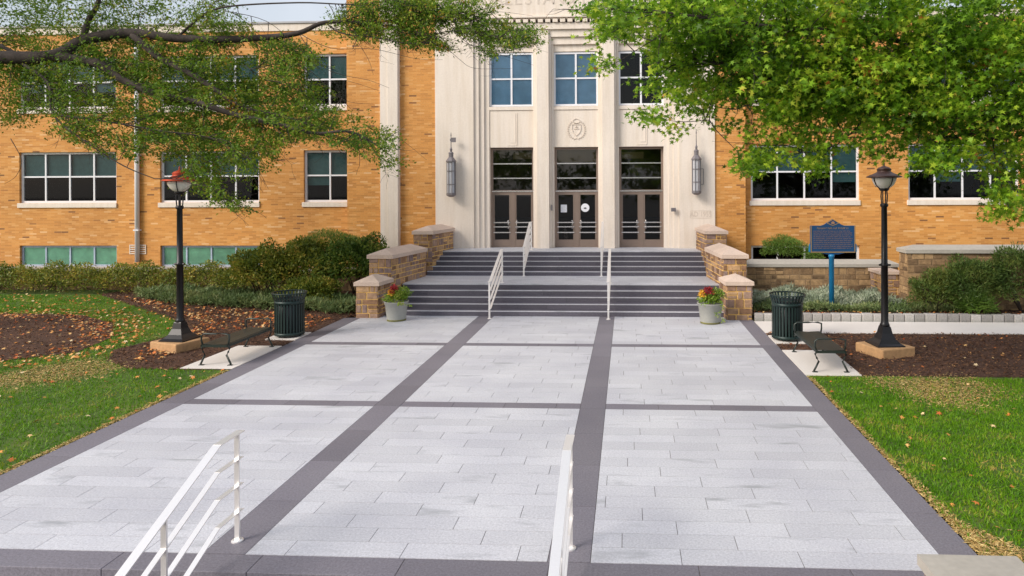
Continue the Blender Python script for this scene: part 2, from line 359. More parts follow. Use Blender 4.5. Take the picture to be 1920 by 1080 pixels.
# ------------------------------------------------------------------ leaves
STAR = np.array([(0, 0), (.20, .06), (.08, .40), (.38, .17), (.56, .54), (.60, .13), (1.0, 0), (.60, -.13), (.56, -.54), (.38, -.17), (.08, -.40), (.20, -.06)])
OAK = np.array([(0, 0), (.35, .10), (.42, .30), (.60, .14), (1, 0), (.60, -.14), (.42, -.30), (.35, -.10)])
OVAL = np.array([(0, 0), (.3, .20), (.7, .18), (1, 0), (.7, -.18), (.3, -.20)])
BLADE = np.array([(0, .055), (1, 0), (0, -.055)])
NARROW = np.array([(0, 0), (.4, .10), (1, 0), (.4, -.10)])
def leafmesh(name, P, A, Nn, S, tmpl, m, parent=None, fold=.25):
    """P positions, A axis, Nn normal, S size"""
    A = A/np.linalg.norm(A, axis=1, keepdims=True); B = np.cross(Nn, A); B /= np.linalg.norm(B, axis=1, keepdims=True)+1e-9; C = np.cross(A, B)
    k = len(tmpl); u = tmpl[:, 0]; w = tmpl[:, 1]; h = -fold*(u**2)*.6 - fold*np.abs(w)*.5
    V = P[:, None, :] + S[:, None, None]*(u[None, :, None]*A[:, None, :] + w[None, :, None]*B[:, None, :] + h[None, :, None]*C[:, None, :])
    return npmesh(name, V.reshape(-1, 3), np.full(len(P), k), m, parent)
def unit(v): return v/(np.linalg.norm(v, axis=1, keepdims=True)+1e-9)
def sprays(P, n_per, L, spread, droop, size, rng=RNG, dirs=None, nz=.7):
    n = len(P); D = rng.normal(size=(n, 3)); D[:, 2] = D[:, 2]*.35 - droop
    if dirs is not None: D = D*.8 + dirs
    D = unit(D)
    t = rng.uniform(0, 1, (n, n_per)); Q = P[:, None, :] + D[:, None, :]*(t[..., None]*L)
    J = rng.normal(size=(n, n_per, 3))*spread; J[..., 2] *= .5; Q = (Q+J).reshape(-1, 3)
    A = unit(np.repeat(D, n_per, 0)*.7 + rng.normal(size=(n*n_per, 3))*.7)
    Nn = unit(np.array([0, 0, 1.0]) + rng.normal(size=(n*n_per, 3))*nz)
    S = size*rng.uniform(.65, 1.25, n*n_per)
    return Q, A, Nn, S, D
def blob(c, r, n, rng=RNG, shell=.55, lump=.22, seed=0, flat=0.0):
    """points near the skin of a lumpy ellipsoid with outward directions"""
    D = unit(rng.normal(size=(n, 3))); D[:, 2] = np.where(D[:, 2] < -.35, -D[:, 2], D[:, 2])
    ph = np.random.default_rng(seed).uniform(0, 6.28, 9)
    l_ = 1 + lump*(np.sin(D[:, 0]*4.1+ph[0])*np.sin(D[:, 1]*3.7+ph[1]) + .7*np.sin(D[:, 2]*6+D[:, 0]*5+ph[2]) + .5*np.sin(D[:, 0]*9+ph[3])*np.sin(D[:, 1]*8+D[:, 2]*7+ph[4]))
    rad = l_*(shell + (1-shell)*rng.uniform(0, 1, n)**.6)
    return np.array(c) + D*rad[:, None]*np.array(r), D
def bush(name, label, cat, c, r, n, size, m, tmpl=OVAL, group=None, seed=0, stems=True, lump=.22, shell=.5, upness=.5):
    t = thing(name, label, cat, (c[0], c[1], c[2]-r[2]*.8), 0, group)
    rng = np.random.default_rng(seed+100)
    P, D = blob(c, r, n, rng, shell, lump, seed)
    P[:, 2] = np.maximum(P[:, 2], c[2]-r[2]*.8+.02)
    A = unit(D*.7 + rng.normal(size=D.shape)*.6 + np.array([0, 0, .3])); Nn = unit(D*.6 + np.array([0, 0, upness]) + rng.normal(size=D.shape)*.55)
    leafmesh('foliage', P, A, Nn, size*rng.uniform(.6, 1.3, n), tmpl, m, t)
    if stems:
        b = MB()
        for k in range(9):
            a = rng.uniform(0, 6.28); q = Vector((c[0]+r[0]*.55*math.cos(a), c[1]+r[1]*.55*math.sin(a), c[2]+r[2]*rng.uniform(0, .5)))
            p0 = Vector((c[0]+r[0]*.12*math.cos(a), c[1]+r[1]*.12*math.sin(a), c[2]-r[2]*.8))
            b.tube([p0, p0.lerp(q, .5)+Vector((0, 0, .08)), q], [.022, .015, .006], 5)
        b.build('stem', M['bark'], t, True)
    return t

# ================================================================== ground
PL, PR_, PF, PB = -7.92, 3.21, 6.93, 20.28            # paving inside its dark border
BL, BR = -8.40, 3.60
g0 = MB()
g0.poly([(-400, -400, -1.0), (400, -400, -1.0), (400, 600, -1.0), (-400, 600, -1.0)])
struct(g0.build('ground', M['asphalt']), 'flat asphalt ground reaching away on all sides')
lawn = MB()
for (xa, xb) in ((-45, BL-.03), (BR+.03, 40)):
    lawn.poly([(xa, 6.35, -.012), (xb, 6.35, -.012), (xb, 30, -.012), (xa, 30, -.012)])
    lawn.poly([(xa, 3.6, -1.0), (xb, 3.6, -1.0), (xb, 6.35, -.012), (xa, 6.35, -.012)])
struct(lawn.build('lawn', M['lawn']), 'green lawn with straw coloured patches on both sides of the plaza')
bs = MB(); bs.box(BL, BR, 6.62, 20.6, -.9, -.006); struct(bs.build('plaza_base', M['joint']), 'sandy bed under the granite plaza')
# granite slabs: one loose top + edge per slab
def slab(b, x0, x1, y0, y1, z, g=.0035, h=.02):
    b.box(x0+g, x1-g, y0+g, y1-g, z-h, z)
bands = [(-4.46, -4.00), (-.83, -.39)]
cols = [(PL, bands[0][0]), (bands[0][1], bands[1][0]), (bands[1][1], PR_)]
rows = [(PF, 11.77), (12.06, 16.42), (16.71, PB)]
b = MB()
for (x0, x1) in cols:
    for (y0, y1) in rows:
        nr = round((y1-y0)/.303); rh = (y1-y0)/nr; ofs = random.random()
        for i in range(nr):
            ofs = (ofs + random.choice([.31, .36, .42, .5])) % 1.0; x = x0 - ofs*1.22
            while x < x1-1e-4:
                xa, xb = max(x, x0), min(x+1.22, x1)
                if xb-xa > .12: slab(b, xa, xb, y0+i*rh, y0+(i+1)*rh, 0)
                elif xb-xa > .001: slab(b, xa, xb, y0+i*rh, y0+(i+1)*rh, 0)
                x += 1.22
struct(b.build('granite_paving', M['slab']), 'pale grey granite slabs laid in staggered rows', 'paving')
b = MB()
def strip_y(x0, x1, ya, yb, L=1.22):
    y = ya
    while y < yb-1e-3: slab(b, x0, x1, y, min(y+L, yb), 0); y += L
def strip_x(y0, y1, xa, xb, L=1.22):
    x = xa
    while x < xb-1e-3: slab(b, x, min(x+L, xb), y0, y1, 0); x += L
for (x0, x1) in [(BL, PL), (PR_, BR)] + bands: strip_y(x0, x1, PF, PB)
for (x0, x1) in cols:
    for (y0, y1) in ((11.77, 12.06), (16.42, 16.71)): strip_x(y0, y1, x0, x1, .915)
struct(b.build('dark_paving_band', M['dark']), 'dark purple grey granite bands framing the plaza', 'paving')
# front flight going down towards the viewer
b = MB()
x = -9.8
while x < BR+.2: b.box(x+.003, min(x+1.5, 3.9)-.003, 6.6, PF-.003, -.15, 0); x += 1.5
for k in range(1, 6):
    z = -.15*k; x = -9.8 - .4*k
    while x < BR+.2: b.box(max(x, -9.8)+.003, min(x+1.5, 3.9)-.003, 6.6-.35*k, 6.6-.35*(k-1)-.004, z-.15, z); x += 1.5
fs = b.build('front_steps', M['dark'], None, False, .006)
struct(fs, 'dark granite steps leading down in front of the plaza', 'steps')

# entrance steps ----------------------------------------------------
ZL, ZT = .77, 1.52
st = thing('entrance_steps', 'wide granite stair in two flights with dark risers below the three doors', 'steps', (-2.05, 20.3, 0))
ry0, ry1 = 20.28, 23.72
def flight(name, y0, z0, n, rise, tread, xl, xr, wid):
    a, c = MB(), MB()
    for k in range(n):
        x = xl; ofs = random.random()*1.5
        x -= ofs; y = y0+k*tread; z = z0+k*rise
        while x < xr:
            xa, xb = max(x, xl), min(x+1.83, xr)
            if xb > xa:
                a.box(xa+.002, xb-.002, y, y+tread+.05, z+.002 if k == 0 else z-.02, z+rise-(.024 if k < n-1 else .034))
                if k < n-1: a.box(xa+.002, xb-.002, y+.046, y+tread+.01, z+rise-.0235, z+rise); c.box(xa+.002, xb-.002, y-.010, y+.044, z+rise-.0235, z+rise+.001)
            x += 1.83
    a.build('riser', M['riser'], st); c.build('tread_nosing', M['slab'], st)
flight('lower', ry0, 0, 5, ZL/5, .35, -7.25, 3.0, 0)
flight('upper', ry1, ZL, 5, (ZT-ZL)/5, .30, -7.05, 2.72, 0)
fy = ry0+4*.35; uy = ry1+4*.30
b = MB(); b.box(-7.24, 2.99, 20.43, 27, -.5, ZL*.2-.03)
b.box(-7.24, 2.99, fy+.06, 27, ZL*.2-.02, ZL-.04)
b.build('core', M['joint'], st)
b = MB(); x = -7.25
while x < 3: b.box(x+.002, min(x+1.22, 3.0)-.002, fy-.012, fy+.34, ZL-.034, ZL); x += 1.22
for i in range(6):
    x = -7.25 - random.random()
    while x < 3: 
        xa = max(x, -7.25); xb = min(x+1.22, 3.0)
        if xb > xa: b.box(xa+.002, xb-.002, fy+.344+i*.29, fy+.344+(i+1)*.29-.004, ZL-.034, ZL)
        x += 1.22
b.build('landing', M['slab'], st)
b = MB(); b.box(-7.04, 2.71, ry1+.155, 27.2, ZL-.02, ZL+.09)
b.box(-7.04, 2.71, uy+.06, 27.2, ZL+.10, ZT-.04)
b.build('core', M['joint'], st)
b = MB()
for i in range(6):
    x = -7.4 - random.random()
    while x < 3.3:
        xa = max(x, -7.4); xb = min(x+1.22, 3.3)
        if xb > xa: b.box(xa+.002, xb-.002, uy-.012+i*.32, uy-.012+(i+1)*.32-.004, ZT-.034, ZT)
        x += 1.22
b.build('top_landing', M['slab'], st)

# ================================================================== school building
YW, YP, YF = 26.45, 26.16, 26.10     # wing wall, brick pier, limestone front
bld = thing('school_building', 'yellow brick school building with pale limestone entrance front', 'building', (-2, 27, 0))
def X(px, Y=YW, py=380): return at(px, py, Y).x
def Z(py, px=1080, Y=YW): return at(px, py, Y).z
P1 = 1.0315                                             # pane module
WX = [X(36.5), X(36.5)+5.905, X(36.5)+11.81]
RX = [X(1408), X(1408)+5.905]
WW = X(218.5)-X(36.5)
z_low = (3.10, 5.36); z_up = (7.13, 9.20); z_bas = (.74, 1.60)
z_sill = .2
wins = []   # x0,x1,z0,z1,nx,nz,style
for x0 in (WX[0]-11.81, WX[0]-5.905, WX[0], WX[1]):
    wins += [(x0, x0+WW, 3.32, 5.38, 4, 2, 'teal'), (x0, x0+WW, 7.13, 9.20, 4, 2, 'teal'), (x0, x0+WW, .74, 1.60, 4, 1, 'green')]
wins += [(WX[2], WX[2]+WW/2, 3.32, 5.38, 2, 2, 'teal'), (WX[2], WX[2]+WW/2, 7.13, 9.20, 2, 2, 'teal')]
for x0 in (RX[0], RX[1], RX[1]+5.905, RX[1]+11.81):
    wins += [(x0, x0+WW, 3.32, 5.46, 4, 2, 'teal'), (x0, x0+WW, 7.13, 9.25, 4, 2, 'teal'), (x0, x0+WW, .90, 1.60, 4, 1, 'dark')]
XPL, XPR = X(651, YP), X(1398, YP)          # outer edges of the brick piers
PXL, PXR = X(816.5, YF), X(1341, YF)        # limestone front
ZPAR = Z(45, 500); ZBAND = Z(59, 500)
def wall(b, x0, x1, z0, z1, y, holes, rev=.22):
    xs = sorted({x0, x1, *[h[0] for h in holes], *[h[1] for h in holes]}); zs = sorted({z0, z1, *[h[2] for h in holes], *[h[3] for h in holes]})
    xs = [v for v in xs if x0 <= v <= x1]; zs = [v for v in zs if z0 <= v <= z1]
    for i in range(len(xs)-1):
        for j in range(len(zs)-1):
            cx, cz = (xs[i]+xs[i+1])/2, (zs[j]+zs[j+1])/2
            if any(h[0] < cx < h[1] and h[2] < cz < h[3] for h in holes): continue
            b.poly([(xs[i], y, zs[j]), (xs[i+1], y, zs[j]), (xs[i+1], y, zs[j+1]), (xs[i], y, zs[j+1])])
    for h in holes:
        a, c, d, e = h[:4]; y2 = y+rev
        b.poly([(a, y, d), (a, y, e), (a, y2, e), (a, y2, d)]); b.poly([(c, y, e), (c, y, d), (c, y2, d), (c, y2, e)])
        b.poly([(a, y, e), (c, y, e), (c, y2, e), (a, y2, e)]); b.poly([(c, y, d), (a, y, d), (a, y2, d), (c, y2, d)])
b = MB()
XL0, XR0 = -42.0, 34.0
wall(b, XL0, XPL+.3, -.2, ZBAND, YW, [w for w in wins if w[0] < XPL])
wall(b, XPR-.2, XR0, -.2, ZBAND+.1, YW, [w for w in wins if w[0] > 0])
# brick piers beside the limestone
b.box(XPL, PXL+.05, YP, YP+.6, -.2, ZBAND+2.2)
b.box(PXR-.05, XPR, YP, YP+.6, -.2, ZBAND+2.2)
b.box(XL0, XL0+.3, YW+.31, 45, -.2, ZBAND); b.box(XR0-.3, XR0, YW+.31, 45, -.2, ZBAND); b.box(XL0+.31, XR0-.31, 44.7, 45, -.2, ZBAND)
b.build('wall', M['brick'], bld)
b = MB(); b.box(XL0-.05, XPL-.003, YW-.04, YW+.35, ZBAND, ZPAR); b.box(XPR+.003, XR0, YW-.04, YW+.35, ZBAND+.1, ZPAR+.1)
b.build('parapet_band', M['lime'], bld, False, .01)
b = MB(); b.box(XL0-.1, XPL-.003, YW-.09, YW+.4, ZPAR, ZPAR+.07); b.box(XPR+.003, XR0, YW-.09, YW+.4, ZPAR+.1, ZPAR+.17); b.build('roof_edge', M['flash'], bld)
b = MB(); b.box(XL0+.31, XR0-.31, YW+.36, 44.6, ZPAR-.25, ZPAR-.1); b.box(PXL-.5, PXR+.5, YF+.6, YF+10, 12.4, 12.6); b.build('roof', M['roof'], bld)
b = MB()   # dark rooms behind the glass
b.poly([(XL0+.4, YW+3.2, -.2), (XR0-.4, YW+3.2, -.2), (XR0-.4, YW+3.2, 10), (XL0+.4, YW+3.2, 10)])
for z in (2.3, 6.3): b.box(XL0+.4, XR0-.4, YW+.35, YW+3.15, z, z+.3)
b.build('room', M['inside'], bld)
# stone strip on the left brick pier
SX0, SX1 = X(713, YP-.16), X(748.5, YP-.16)
b = MB(); b.box(SX0, SX1, YP-.16, YP-.003, .4, 12.6); b.box(SX0+.30, SX1-.03, YP-.20, YP-.162, .4, 12.6); b.build('pilaster', M['lime'], bld, False, .012)

def window(x0, x1, z0, z1, nx, nz, style, y, sill=True, fw=.085, mw=.06):
    f = MB(); g_ = .0
    yf0, yf1 = y+.10, y+.17
    f.box(x0, x0+fw, yf0, yf1, z0, z1); f.box(x1-fw, x1, yf0, yf1, z0, z1)
    f.box(x0+fw, x1-fw, yf0, yf1, z1-fw, z1); f.box(x0+fw, x1-fw, yf0, yf1, z0, z0+fw)
    pw = (x1-x0)/nx
    zm = z0+(z1-z0)*.515
    for i in range(1, nx): f.box(x0+i*pw-mw/2, x0+i*pw+mw/2, yf0+.004, yf1-.004, z0+fw, z1-fw)
    if nz == 2:
        for i in range(nx): f.box(x0+i*pw+(mw/2 if i else fw), x0+(i+1)*pw-(mw/2 if i < nx-1 else fw), yf0+.008, yf1-.008, zm-.03, zm+.03)
    w = f.build('window', M['white'] if style != 'green' else M['steelblue'], bld)
    for i in range(nx):
        for j in range(nz):
            a = x0+i*pw+(mw/2 if i else fw); c = x0+(i+1)*pw-(mw/2 if i < nx-1 else fw)
            d, e = (z0+fw, z1-fw) if nz == 1 else ((z0+fw, zm-.03), (zm+.03, z1-fw))[j]
            MB().poly([(a, yf0+.035, d), (c, yf0+.035, d), (c, yf0+.035, e), (a, yf0+.035, e)]).build('pane', M['glass'], w)
            if style == 'teal':
                low = e - (e-d)*(random.choice([.0, .0, .0, .38]) if j == 0 else 1.0)
                if e-low > .02: MB().box(a, c, yf1+.03, yf1+.035, low, e-.03).build('blind', M['blind'], w)
            elif style == 'green': MB().box(a, c, yf0+.045, yf0+.05, d, e).build('blind', M['blindgreen'], w)
            elif style == 'blue': MB().box(a, c, yf0+.05, yf0+.055, d, e).build('blind', M['blindblue'], w)  # flat panel coloured as the sky mirrored in the upper portal glass
    if sill:
        s = MB(); s.box(x0-.06, x1+.02, y-.05, yf0, z0-.19, z0-.002); s.build('sill', M['lime'], w, False, .008)
    return w
M['steelblue'] = m_plain('blue_grey_frame', (.42, .50, .64), .5, .2)
for (x0, x1, z0, z1, nx, nz, stl) in wins: window(x0, x1, z0, z1, nx, nz, stl, YW, sill=stl != 'green')

# limestone front ---------------------------------------------------
ctr = [-4.48, -1.965, .55]; HW = .86
b = MB()
b.box(PXL, -5.91, YF, YF+.6, ZT-.3, 12.6); b.box(1.98, PXR, YF, YF+.6, ZT-.3, 12.6)
for s_, xa in ((1, -5.91), (-1, 1.98)):      # stepped jambs
    for k in range(3):
        q = sorted((xa+s_*(.001+k*.19), xa+s_*(.19+k*.19)))
        b.box(q[0], q[1], YF+.07*(k+1), YF+.6, ZT-.3, 9.95-.25*k)
for c in (-3.2225, -.7075):                 # piers
    b.box(c-.235, c+.235, YF-.02, YF+.6, ZT, 9.9)
    for k in range(2):
        for s_ in (-1, 1):
            q = sorted((c+s_*(.236+k*.085), c+s_*(.318+k*.085))); b.box(q[0], q[1], YF+.09*(k+1), YF+.6, ZT, 9.66-.27*k)
for c in ctr:                               # spandrel panels and lintels
    b.box(c-HW-.0, c+HW+.0, YF+.24, YF+.55, 5.42, 6.86)
    b.box(c-HW, c+HW, YF+.205, YF+.45, 6.863, 7.0)
    b.box(c-HW, c+HW, YF+.26, YF+.55, 9.12, 9.38); b.box(c-HW-.08, c+HW+.08, YF+.16, YF+.6, 9.383, 9.655); b.box(c-HW-.16, c+HW+.16, YF+.07, YF+.6, 9.658, 9.93)
b.box(-5.99, 1.97, YF-.02, YF+.6, 9.933, 10.18)
b.box(-5.9, -5.345, YF+.27, YF+.58, 9.0, 9.93); b.box(1.415, 1.97, YF+.27, YF+.58, 9.0, 9.93)
b.box(-5.99, 1.97, YF-.03, YF+.6, 10.32, 10.36); b.box(-6.05, 2.03, YF-.13, YF+.6, 10.363, 10.43); b.box(-5.99, 1.97, YF-.04, YF+.6, 10.433, 12.6)
b.build('portal_surround', M['lime'], bld, False, .008)
b = MB(); x = -5.95
while x < 1.9: b.box(x, x+.19, YF-.10, YF+.3, 10.19, 10.315); x += .285
b.build('dentil_course', M['lime'], bld, False, .006)
b = MB()
for c, s_ in ((ctr[0], 1), (ctr[2], 1)):      # thin carved lines in the outer spandrels
    b.box(c+.13, c+.17, YF+.225, YF+.239, 5.60, 6.75); b.box(c+.21, c+.235, YF+.225, YF+.239, 5.52, 6.75)
    b.box(c-.05, c+.128, YF+.225, YF+.239, 5.60, 5.64); b.box(c-.16, c+.208, YF+.225, YF+.239, 5.49, 5.52)
b.build('carved_line', M['lime'], bld)
# crest
cr = MB(); cx, cz = ctr[1]+.02, 6.12; yy = YF+.235
def line(pts, w=.018):
    for p, q in zip(pts, pts[1:]): cr.bar((p[0], yy, p[1]), (q[0], yy, q[1]), .03, w, (0, 1, 0))
sh = [(-.17, .17), (-.17, -.02), (-.13, -.14), (0, -.27), (.13, -.14), (.17, -.02), (.17, .17)]
line([(cx+x, cz+z) for x, z in sh+[sh[0]]], .03)
line([(cx, cz+.13), (cx, cz-.02)], .03); line([(cx-.06, cz+.07), (cx+.06, cz+.07)], .03)
line([(cx-.1, cz+.0), (cx-.03, cz+.0)], .025); line([(cx+.03, cz), (cx+.1, cz)], .025)
for s_ in (-1, 1):
    for k in range(11):
        a = math.radians(-78+13*k); px_, pz_ = cx+s_*.33*math.cos(a), cz-.04+.36*math.sin(a)
        tx, tz = -s_*math.sin(a), math.cos(a)
        for w_ in (-1, 1):
            ox, oz = s_*math.cos(a)*w_*.6+tx, math.sin(a)*w_*.6+tz; cr.bar((px_, yy, pz_), (px_+ox*.055, yy, pz_+oz*.055), .02, .022, (0, 1, 0))
line([(cx+.13*math.cos(t*.5)*1.0, cz+.30+.09*math.sin(t*.5)) for t in range(13)], .02)
line([(cx-.1, cz+.22), (cx+.1, cz+.22)], .02); line([(cx-.10, cz-.40), (cx, cz-.36), (cx+.10, cz-.40)], .025)
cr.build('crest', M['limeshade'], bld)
ztx = Z(4, 1000, YF)
wx0, wx1 = X(925, YF, 10), X(1090, YF, 10)
for i, ch in enumerate('SALESIANUM'):
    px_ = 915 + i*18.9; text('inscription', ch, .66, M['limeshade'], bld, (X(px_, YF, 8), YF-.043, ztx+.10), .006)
text('date_stone', 'AD 1955', .27, M['limeshade'], bld, (X(1314, YF), YF-.006, Z(402, 1314, YF)), .005, sx=.82)
b = MB(); a, c = X(1294, YF), X(1333, YF); d, e = Z(409, 1314, YF), Z(395, 1314, YF)
for q in ((a, c, e-.012, e), (a, c, d, d+.012), (a, a+.012, d+.012, e-.012), (c-.012, c, d+.012, e-.012)): b.box(q[0], q[1], YF-.01, YF-.001, q[2], q[3])
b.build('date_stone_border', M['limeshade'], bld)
for i, c in enumerate(ctr): window(c-HW, c+HW, 7.02, 9.10, 2, 2, ('blue', 'blue', 'dark')[i], YF+.2, False, .07, .07)
# doors -------------------------------------------------------------
YD = YF+.48
for i, c in enumerate(ctr):
    x0, x1 = c-HW, c+HW; zt = 5.40; zd = 3.66
    f = MB(); fr = .09
    f.box(x0, x0+fr, YD, YD+.12, ZT, zt); f.box(x1-fr, x1, YD, YD+.12, ZT, zt); f.box(x0+fr, x1-fr, YD, YD+.12, zt-.07, zt)
    f.box(x0+fr, x1-fr, YD, YD+.12, zd, zd+.10); f.box(c-.09, c+.09, YD, YD+.1, ZT, zd-.002)
    for s_ in (-1, 1):
        xa, xb = sorted((c+s_*.092, c+s_*(HW-fr-.002)))
        f.box(xa, xb, YD+.01, YD+.08, ZT+.01, ZT+.30); f.box(xa, xb, YD+.01, YD+.08, zd-.09, zd-.002)
        f.box(xa, xa+.05, YD+.01, YD+.08, ZT+.302, zd-.092); f.box(xb-.05, xb, YD+.01, YD+.08, ZT+.302, zd-.092)
    dr = f.build('entrance_door', M['bronze'], bld, False, .004)
    for s_ in (-1, 1):
        xa, xb = sorted((c+s_*.144, c+s_*(HW-fr-.054)))
        MB().poly([(xa, YD+.04, ZT+.302), (xb, YD+.04, ZT+.302), (xb, YD+.04, zd-.092), (xa, YD+.04, zd-.092)]).build('pane', M['doorglass'], dr)
        for zz in (.68, .90, 1.07):
            z = ZT + zz - .12; MB().box(min(xa, xb)-.05, max(xa, xb)+.05, YD-.02, YD+.008, z, z+.04).build('push_bar', M['chrome'], dr, False, .004)
        xh = c+s_*.17; hb = MB(); hb.tube([(xh, YD, ZT+.72), (xh, YD-.08, ZT+.74), (xh, YD-.08, ZT+1.05), (xh, YD, ZT+1.07)], .016, 8); hb.build('handle', M['chrome'], dr, True)
    for k, (za, zb) in enumerate(((zd+.10, 4.20), (4.24, 4.77), (4.81, 5.33))):
        MB().poly([(x0+fr, YD+.05, za), (x1-fr, YD+.05, za), (x1-fr, YD+.05, zb), (x0+fr, YD+.05, zb)]).build('pane', M['doorglass'], dr)
        MB().box(x0+fr, x1-fr, YD-.01, YD+.07, zb, zb+.045).build('glazing_bar', M['chrome'], dr, False, .004) if k < 2 else None
    MB().box(x0+.03, x1-.03, YD-.012, YD-.001, zd+.03, zd+.075).build('glazing_bar', M['chrome'], dr, False, .003)
    if i == 1:
        MB().box(x0+fr, x1-fr, YD+.16, YD+.17, 4.84, 5.33).build('transom_panel', M['blindgold'], dr)
        xp = X(1057, YD); zp = Z(391, 1057, YD); MB().box(xp-.12, xp+.12, YD+.030, YD+.036, zp-.15, zp+.15).build('paper_notice', M['paper'], dr)
        xq = X(1097, YD); zq = Z(389.5, 1097, YD)
        ds = MB(); ds.prism([(xq+.165*math.cos(t*math.pi/16), zq+.165*math.sin(t*math.pi/16)) for t in range(32)], YD+.030, YD+.036); ds.build('round_sticker', M['paper'], dr)
        ds = MB(); ds.prism([(xq-.07, zq-.01), (xq-.03, zq-.045), (xq+.03, zq-.045), (xq+.07, zq-.01), (xq+.03, zq-.0), (xq, zq+.02), (xq-.03, zq)], YD+.024, YD+.029)
        ds.build('sticker_emblem', M['ink'], dr)
    else:
        MB().box(c+(-.02 if i == 0 else -.75), c+(.75 if i == 0 else .1), YD+.2, YD+.21, 4.98, 5.24).build('transom_panel', M['blindgold'], dr)
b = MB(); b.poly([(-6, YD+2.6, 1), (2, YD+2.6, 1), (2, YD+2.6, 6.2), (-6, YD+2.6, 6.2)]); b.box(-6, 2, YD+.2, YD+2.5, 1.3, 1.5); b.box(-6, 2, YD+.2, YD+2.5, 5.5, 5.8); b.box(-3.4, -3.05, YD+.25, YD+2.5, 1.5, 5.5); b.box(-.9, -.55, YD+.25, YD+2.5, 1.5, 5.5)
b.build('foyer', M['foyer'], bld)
# downpipe, louvre, small box
xd = X(257, YW-.1)
b = MB(); b.tube([(xd, YW-.1, .95), (xd, YW-.1, ZPAR-.6)], .085, 12); b.build('downpipe', M['white'], bld, True)
b = MB(); b.box(xd-.14, xd+.14, YW-.2, YW-.01, ZPAR-.6, ZPAR-.3); 
for z in (2.2, 5.2, 8.0): b.box(xd-.11, xd+.11, YW-.19, YW-.005, z, z+.05)
b.build('pipe_bracket', M['white'], bld)
b = MB(); xa, xb = X(243, YW), X(274, YW); zv = Z(467, 257)
for k in range(5): b.box(xa, xb, YW-.03, YW-.003, zv-.20+k*.085, zv-.165+k*.085)
b.box(xa, xa+.03, YW-.026, YW-.004, zv-.165, zv+.14); b.box(xb-.03, xb, YW-.026, YW-.004, zv-.165, zv+.14); b.build('air_vent', M['lime'], bld)
b = MB(); xc = X(1263, YF); zc = Z(393, 1263, YF); b.box(xc-.10, xc+.08, YF-.12, YF-.002, zc-.07, zc+.07); b.build('door_camera', M['grey'], bld, False, .01)
b = MB(); xc = X(1034, YF); zc = Z(390, 1034, YF); b.box(xc-.03, xc+.03, YF+.05, YF+.09, zc-.1, zc+.12); b.build('card_reader', M['grey'], bld, False, .004)

# wall lanterns -------------------------------------------------------
def lantern(px, name_label, top_flag):
    x = X(px, YF-.25); zb, zt_ = Z(367 if top_flag else 363, px, YF-.25), Z(303 if top_flag else 299, px, YF-.25)
    y = YF-.24; t = thing('wall_lantern', name_label, 'lantern', (x, YF, zb), 0, 'long lanterns on the limestone front')
    r = .165
    b = MB(); b.lathe([(r*.93, zb+.10), (r*.93, zt_)], 8, (x, y, 0), R(22.5)); b.build('glass_shade', M['lantern'], t)
    b = MB()
    for k in range(8):
        a = R(22.5+45*k); b.tube([(x+r*math.cos(a), y+r*math.sin(a), zb+.08), (x+r*math.cos(a), y+r*math.sin(a), zt_)], .012, 5)
    for z in (zb+.42, zt_-.38): b.lathe([(r*1.0, z), (r*1.05, z), (r*1.05, z+.03), (r*1.0, z+.03)], 8, (x, y, 0), R(22.5))
    b.build('frame', M['grey'], t)
    b = MB(); b.lathe([(r*.3, zb-.05), (r*.6, zb-.04), (r*1.12, zb+.02), (r*1.12, zb+.10), (r, zb+.11)], 8, (x, y, 0), R(22.5)); b.build('base', M['grey'], t)
    b = MB(); b.lathe([(r*1.2, zt_-.02), (r*1.2, zt_+.03), (r*.75, zt_+.13), (r*.55, zt_+.17), (r*.55, zt_+.30), (r*.62, zt_+.32), (r*.5, zt_+.36), (.04, zt_+.38), (.05, zt_+.48), (.02, zt_+.55), (.012, zt_+.95), (.022, zt_+1.0), (.006, zt_+1.12)], 8, (x, y, 0), R(22.5)); b.build('cap', M['grey'], t)
    if top_flag:
        b = MB(); z = zt_+.83; b.box(x+.012, x+.19, y-.008, y+.008, z-.09, z+.09); b.box(x-.04, x-.012, y-.008, y+.008, z-.05, z+.05); b.build('weather_vane', M['grey'], t)
    b = MB()
    for z in (zb+.40, zt_-.4): b.bar((x, y, z), (x, YF, z), .03, .03)
    if not top_flag:
        for z in (zb+.35, zt_-.35): b.bar((x+.1, y+.12, z), (x+.28, y+.15, z), .02, .02)
        b.bar((x+.28, y+.15, zb+.35), (x+.28, y+.15, zt_-.35), .02, .02)
    b.build('bracket', M['grey'], t)
lantern(846, 'long octagonal grey lantern with a small flag finial, left of the doors', True)
lantern(1306, 'long octagonal grey lantern right of the doors, under the maple leaves', False)

# ================================================================== masonry
def stones(b, o, u, n, w, h, seed, rowh=(.12, .27), sw=(.13, .44), g=.019, proud=.020, z0=0):
    """irregular blocks on a face: o = lower corner, u = along, n = outward"""
    rg = random.Random(seed); z = 0
    while z < h-1e-3:
        rh = rg.uniform(*rowh)
        if h-(z+rh) < .09: rh = h-z
        x = 0
        while x < w-1e-3:
            ww = rg.uniform(*sw)
            if w-(x+ww) < .10: ww = w-x
            parts = [(0, rh)] if rg.random() < .75 or rh < .18 else [(0, rh*.5), (rh*.5, rh)]
            for (za, zb) in parts:
                pr = proud*rg.uniform(.5, 1.4)
                c = Vector(o) + u*(x+ww/2) + Vector((0, 0, z+(za+zb)/2)) + n*(pr/2-.01)
                b.obox(c, u, n, Vector((0, 0, 1)), ww/2-g*rg.uniform(.6, 1.2), pr/2+.01, (zb-za)/2-g*rg.uniform(.5, 1))
            x += ww
        z += rh
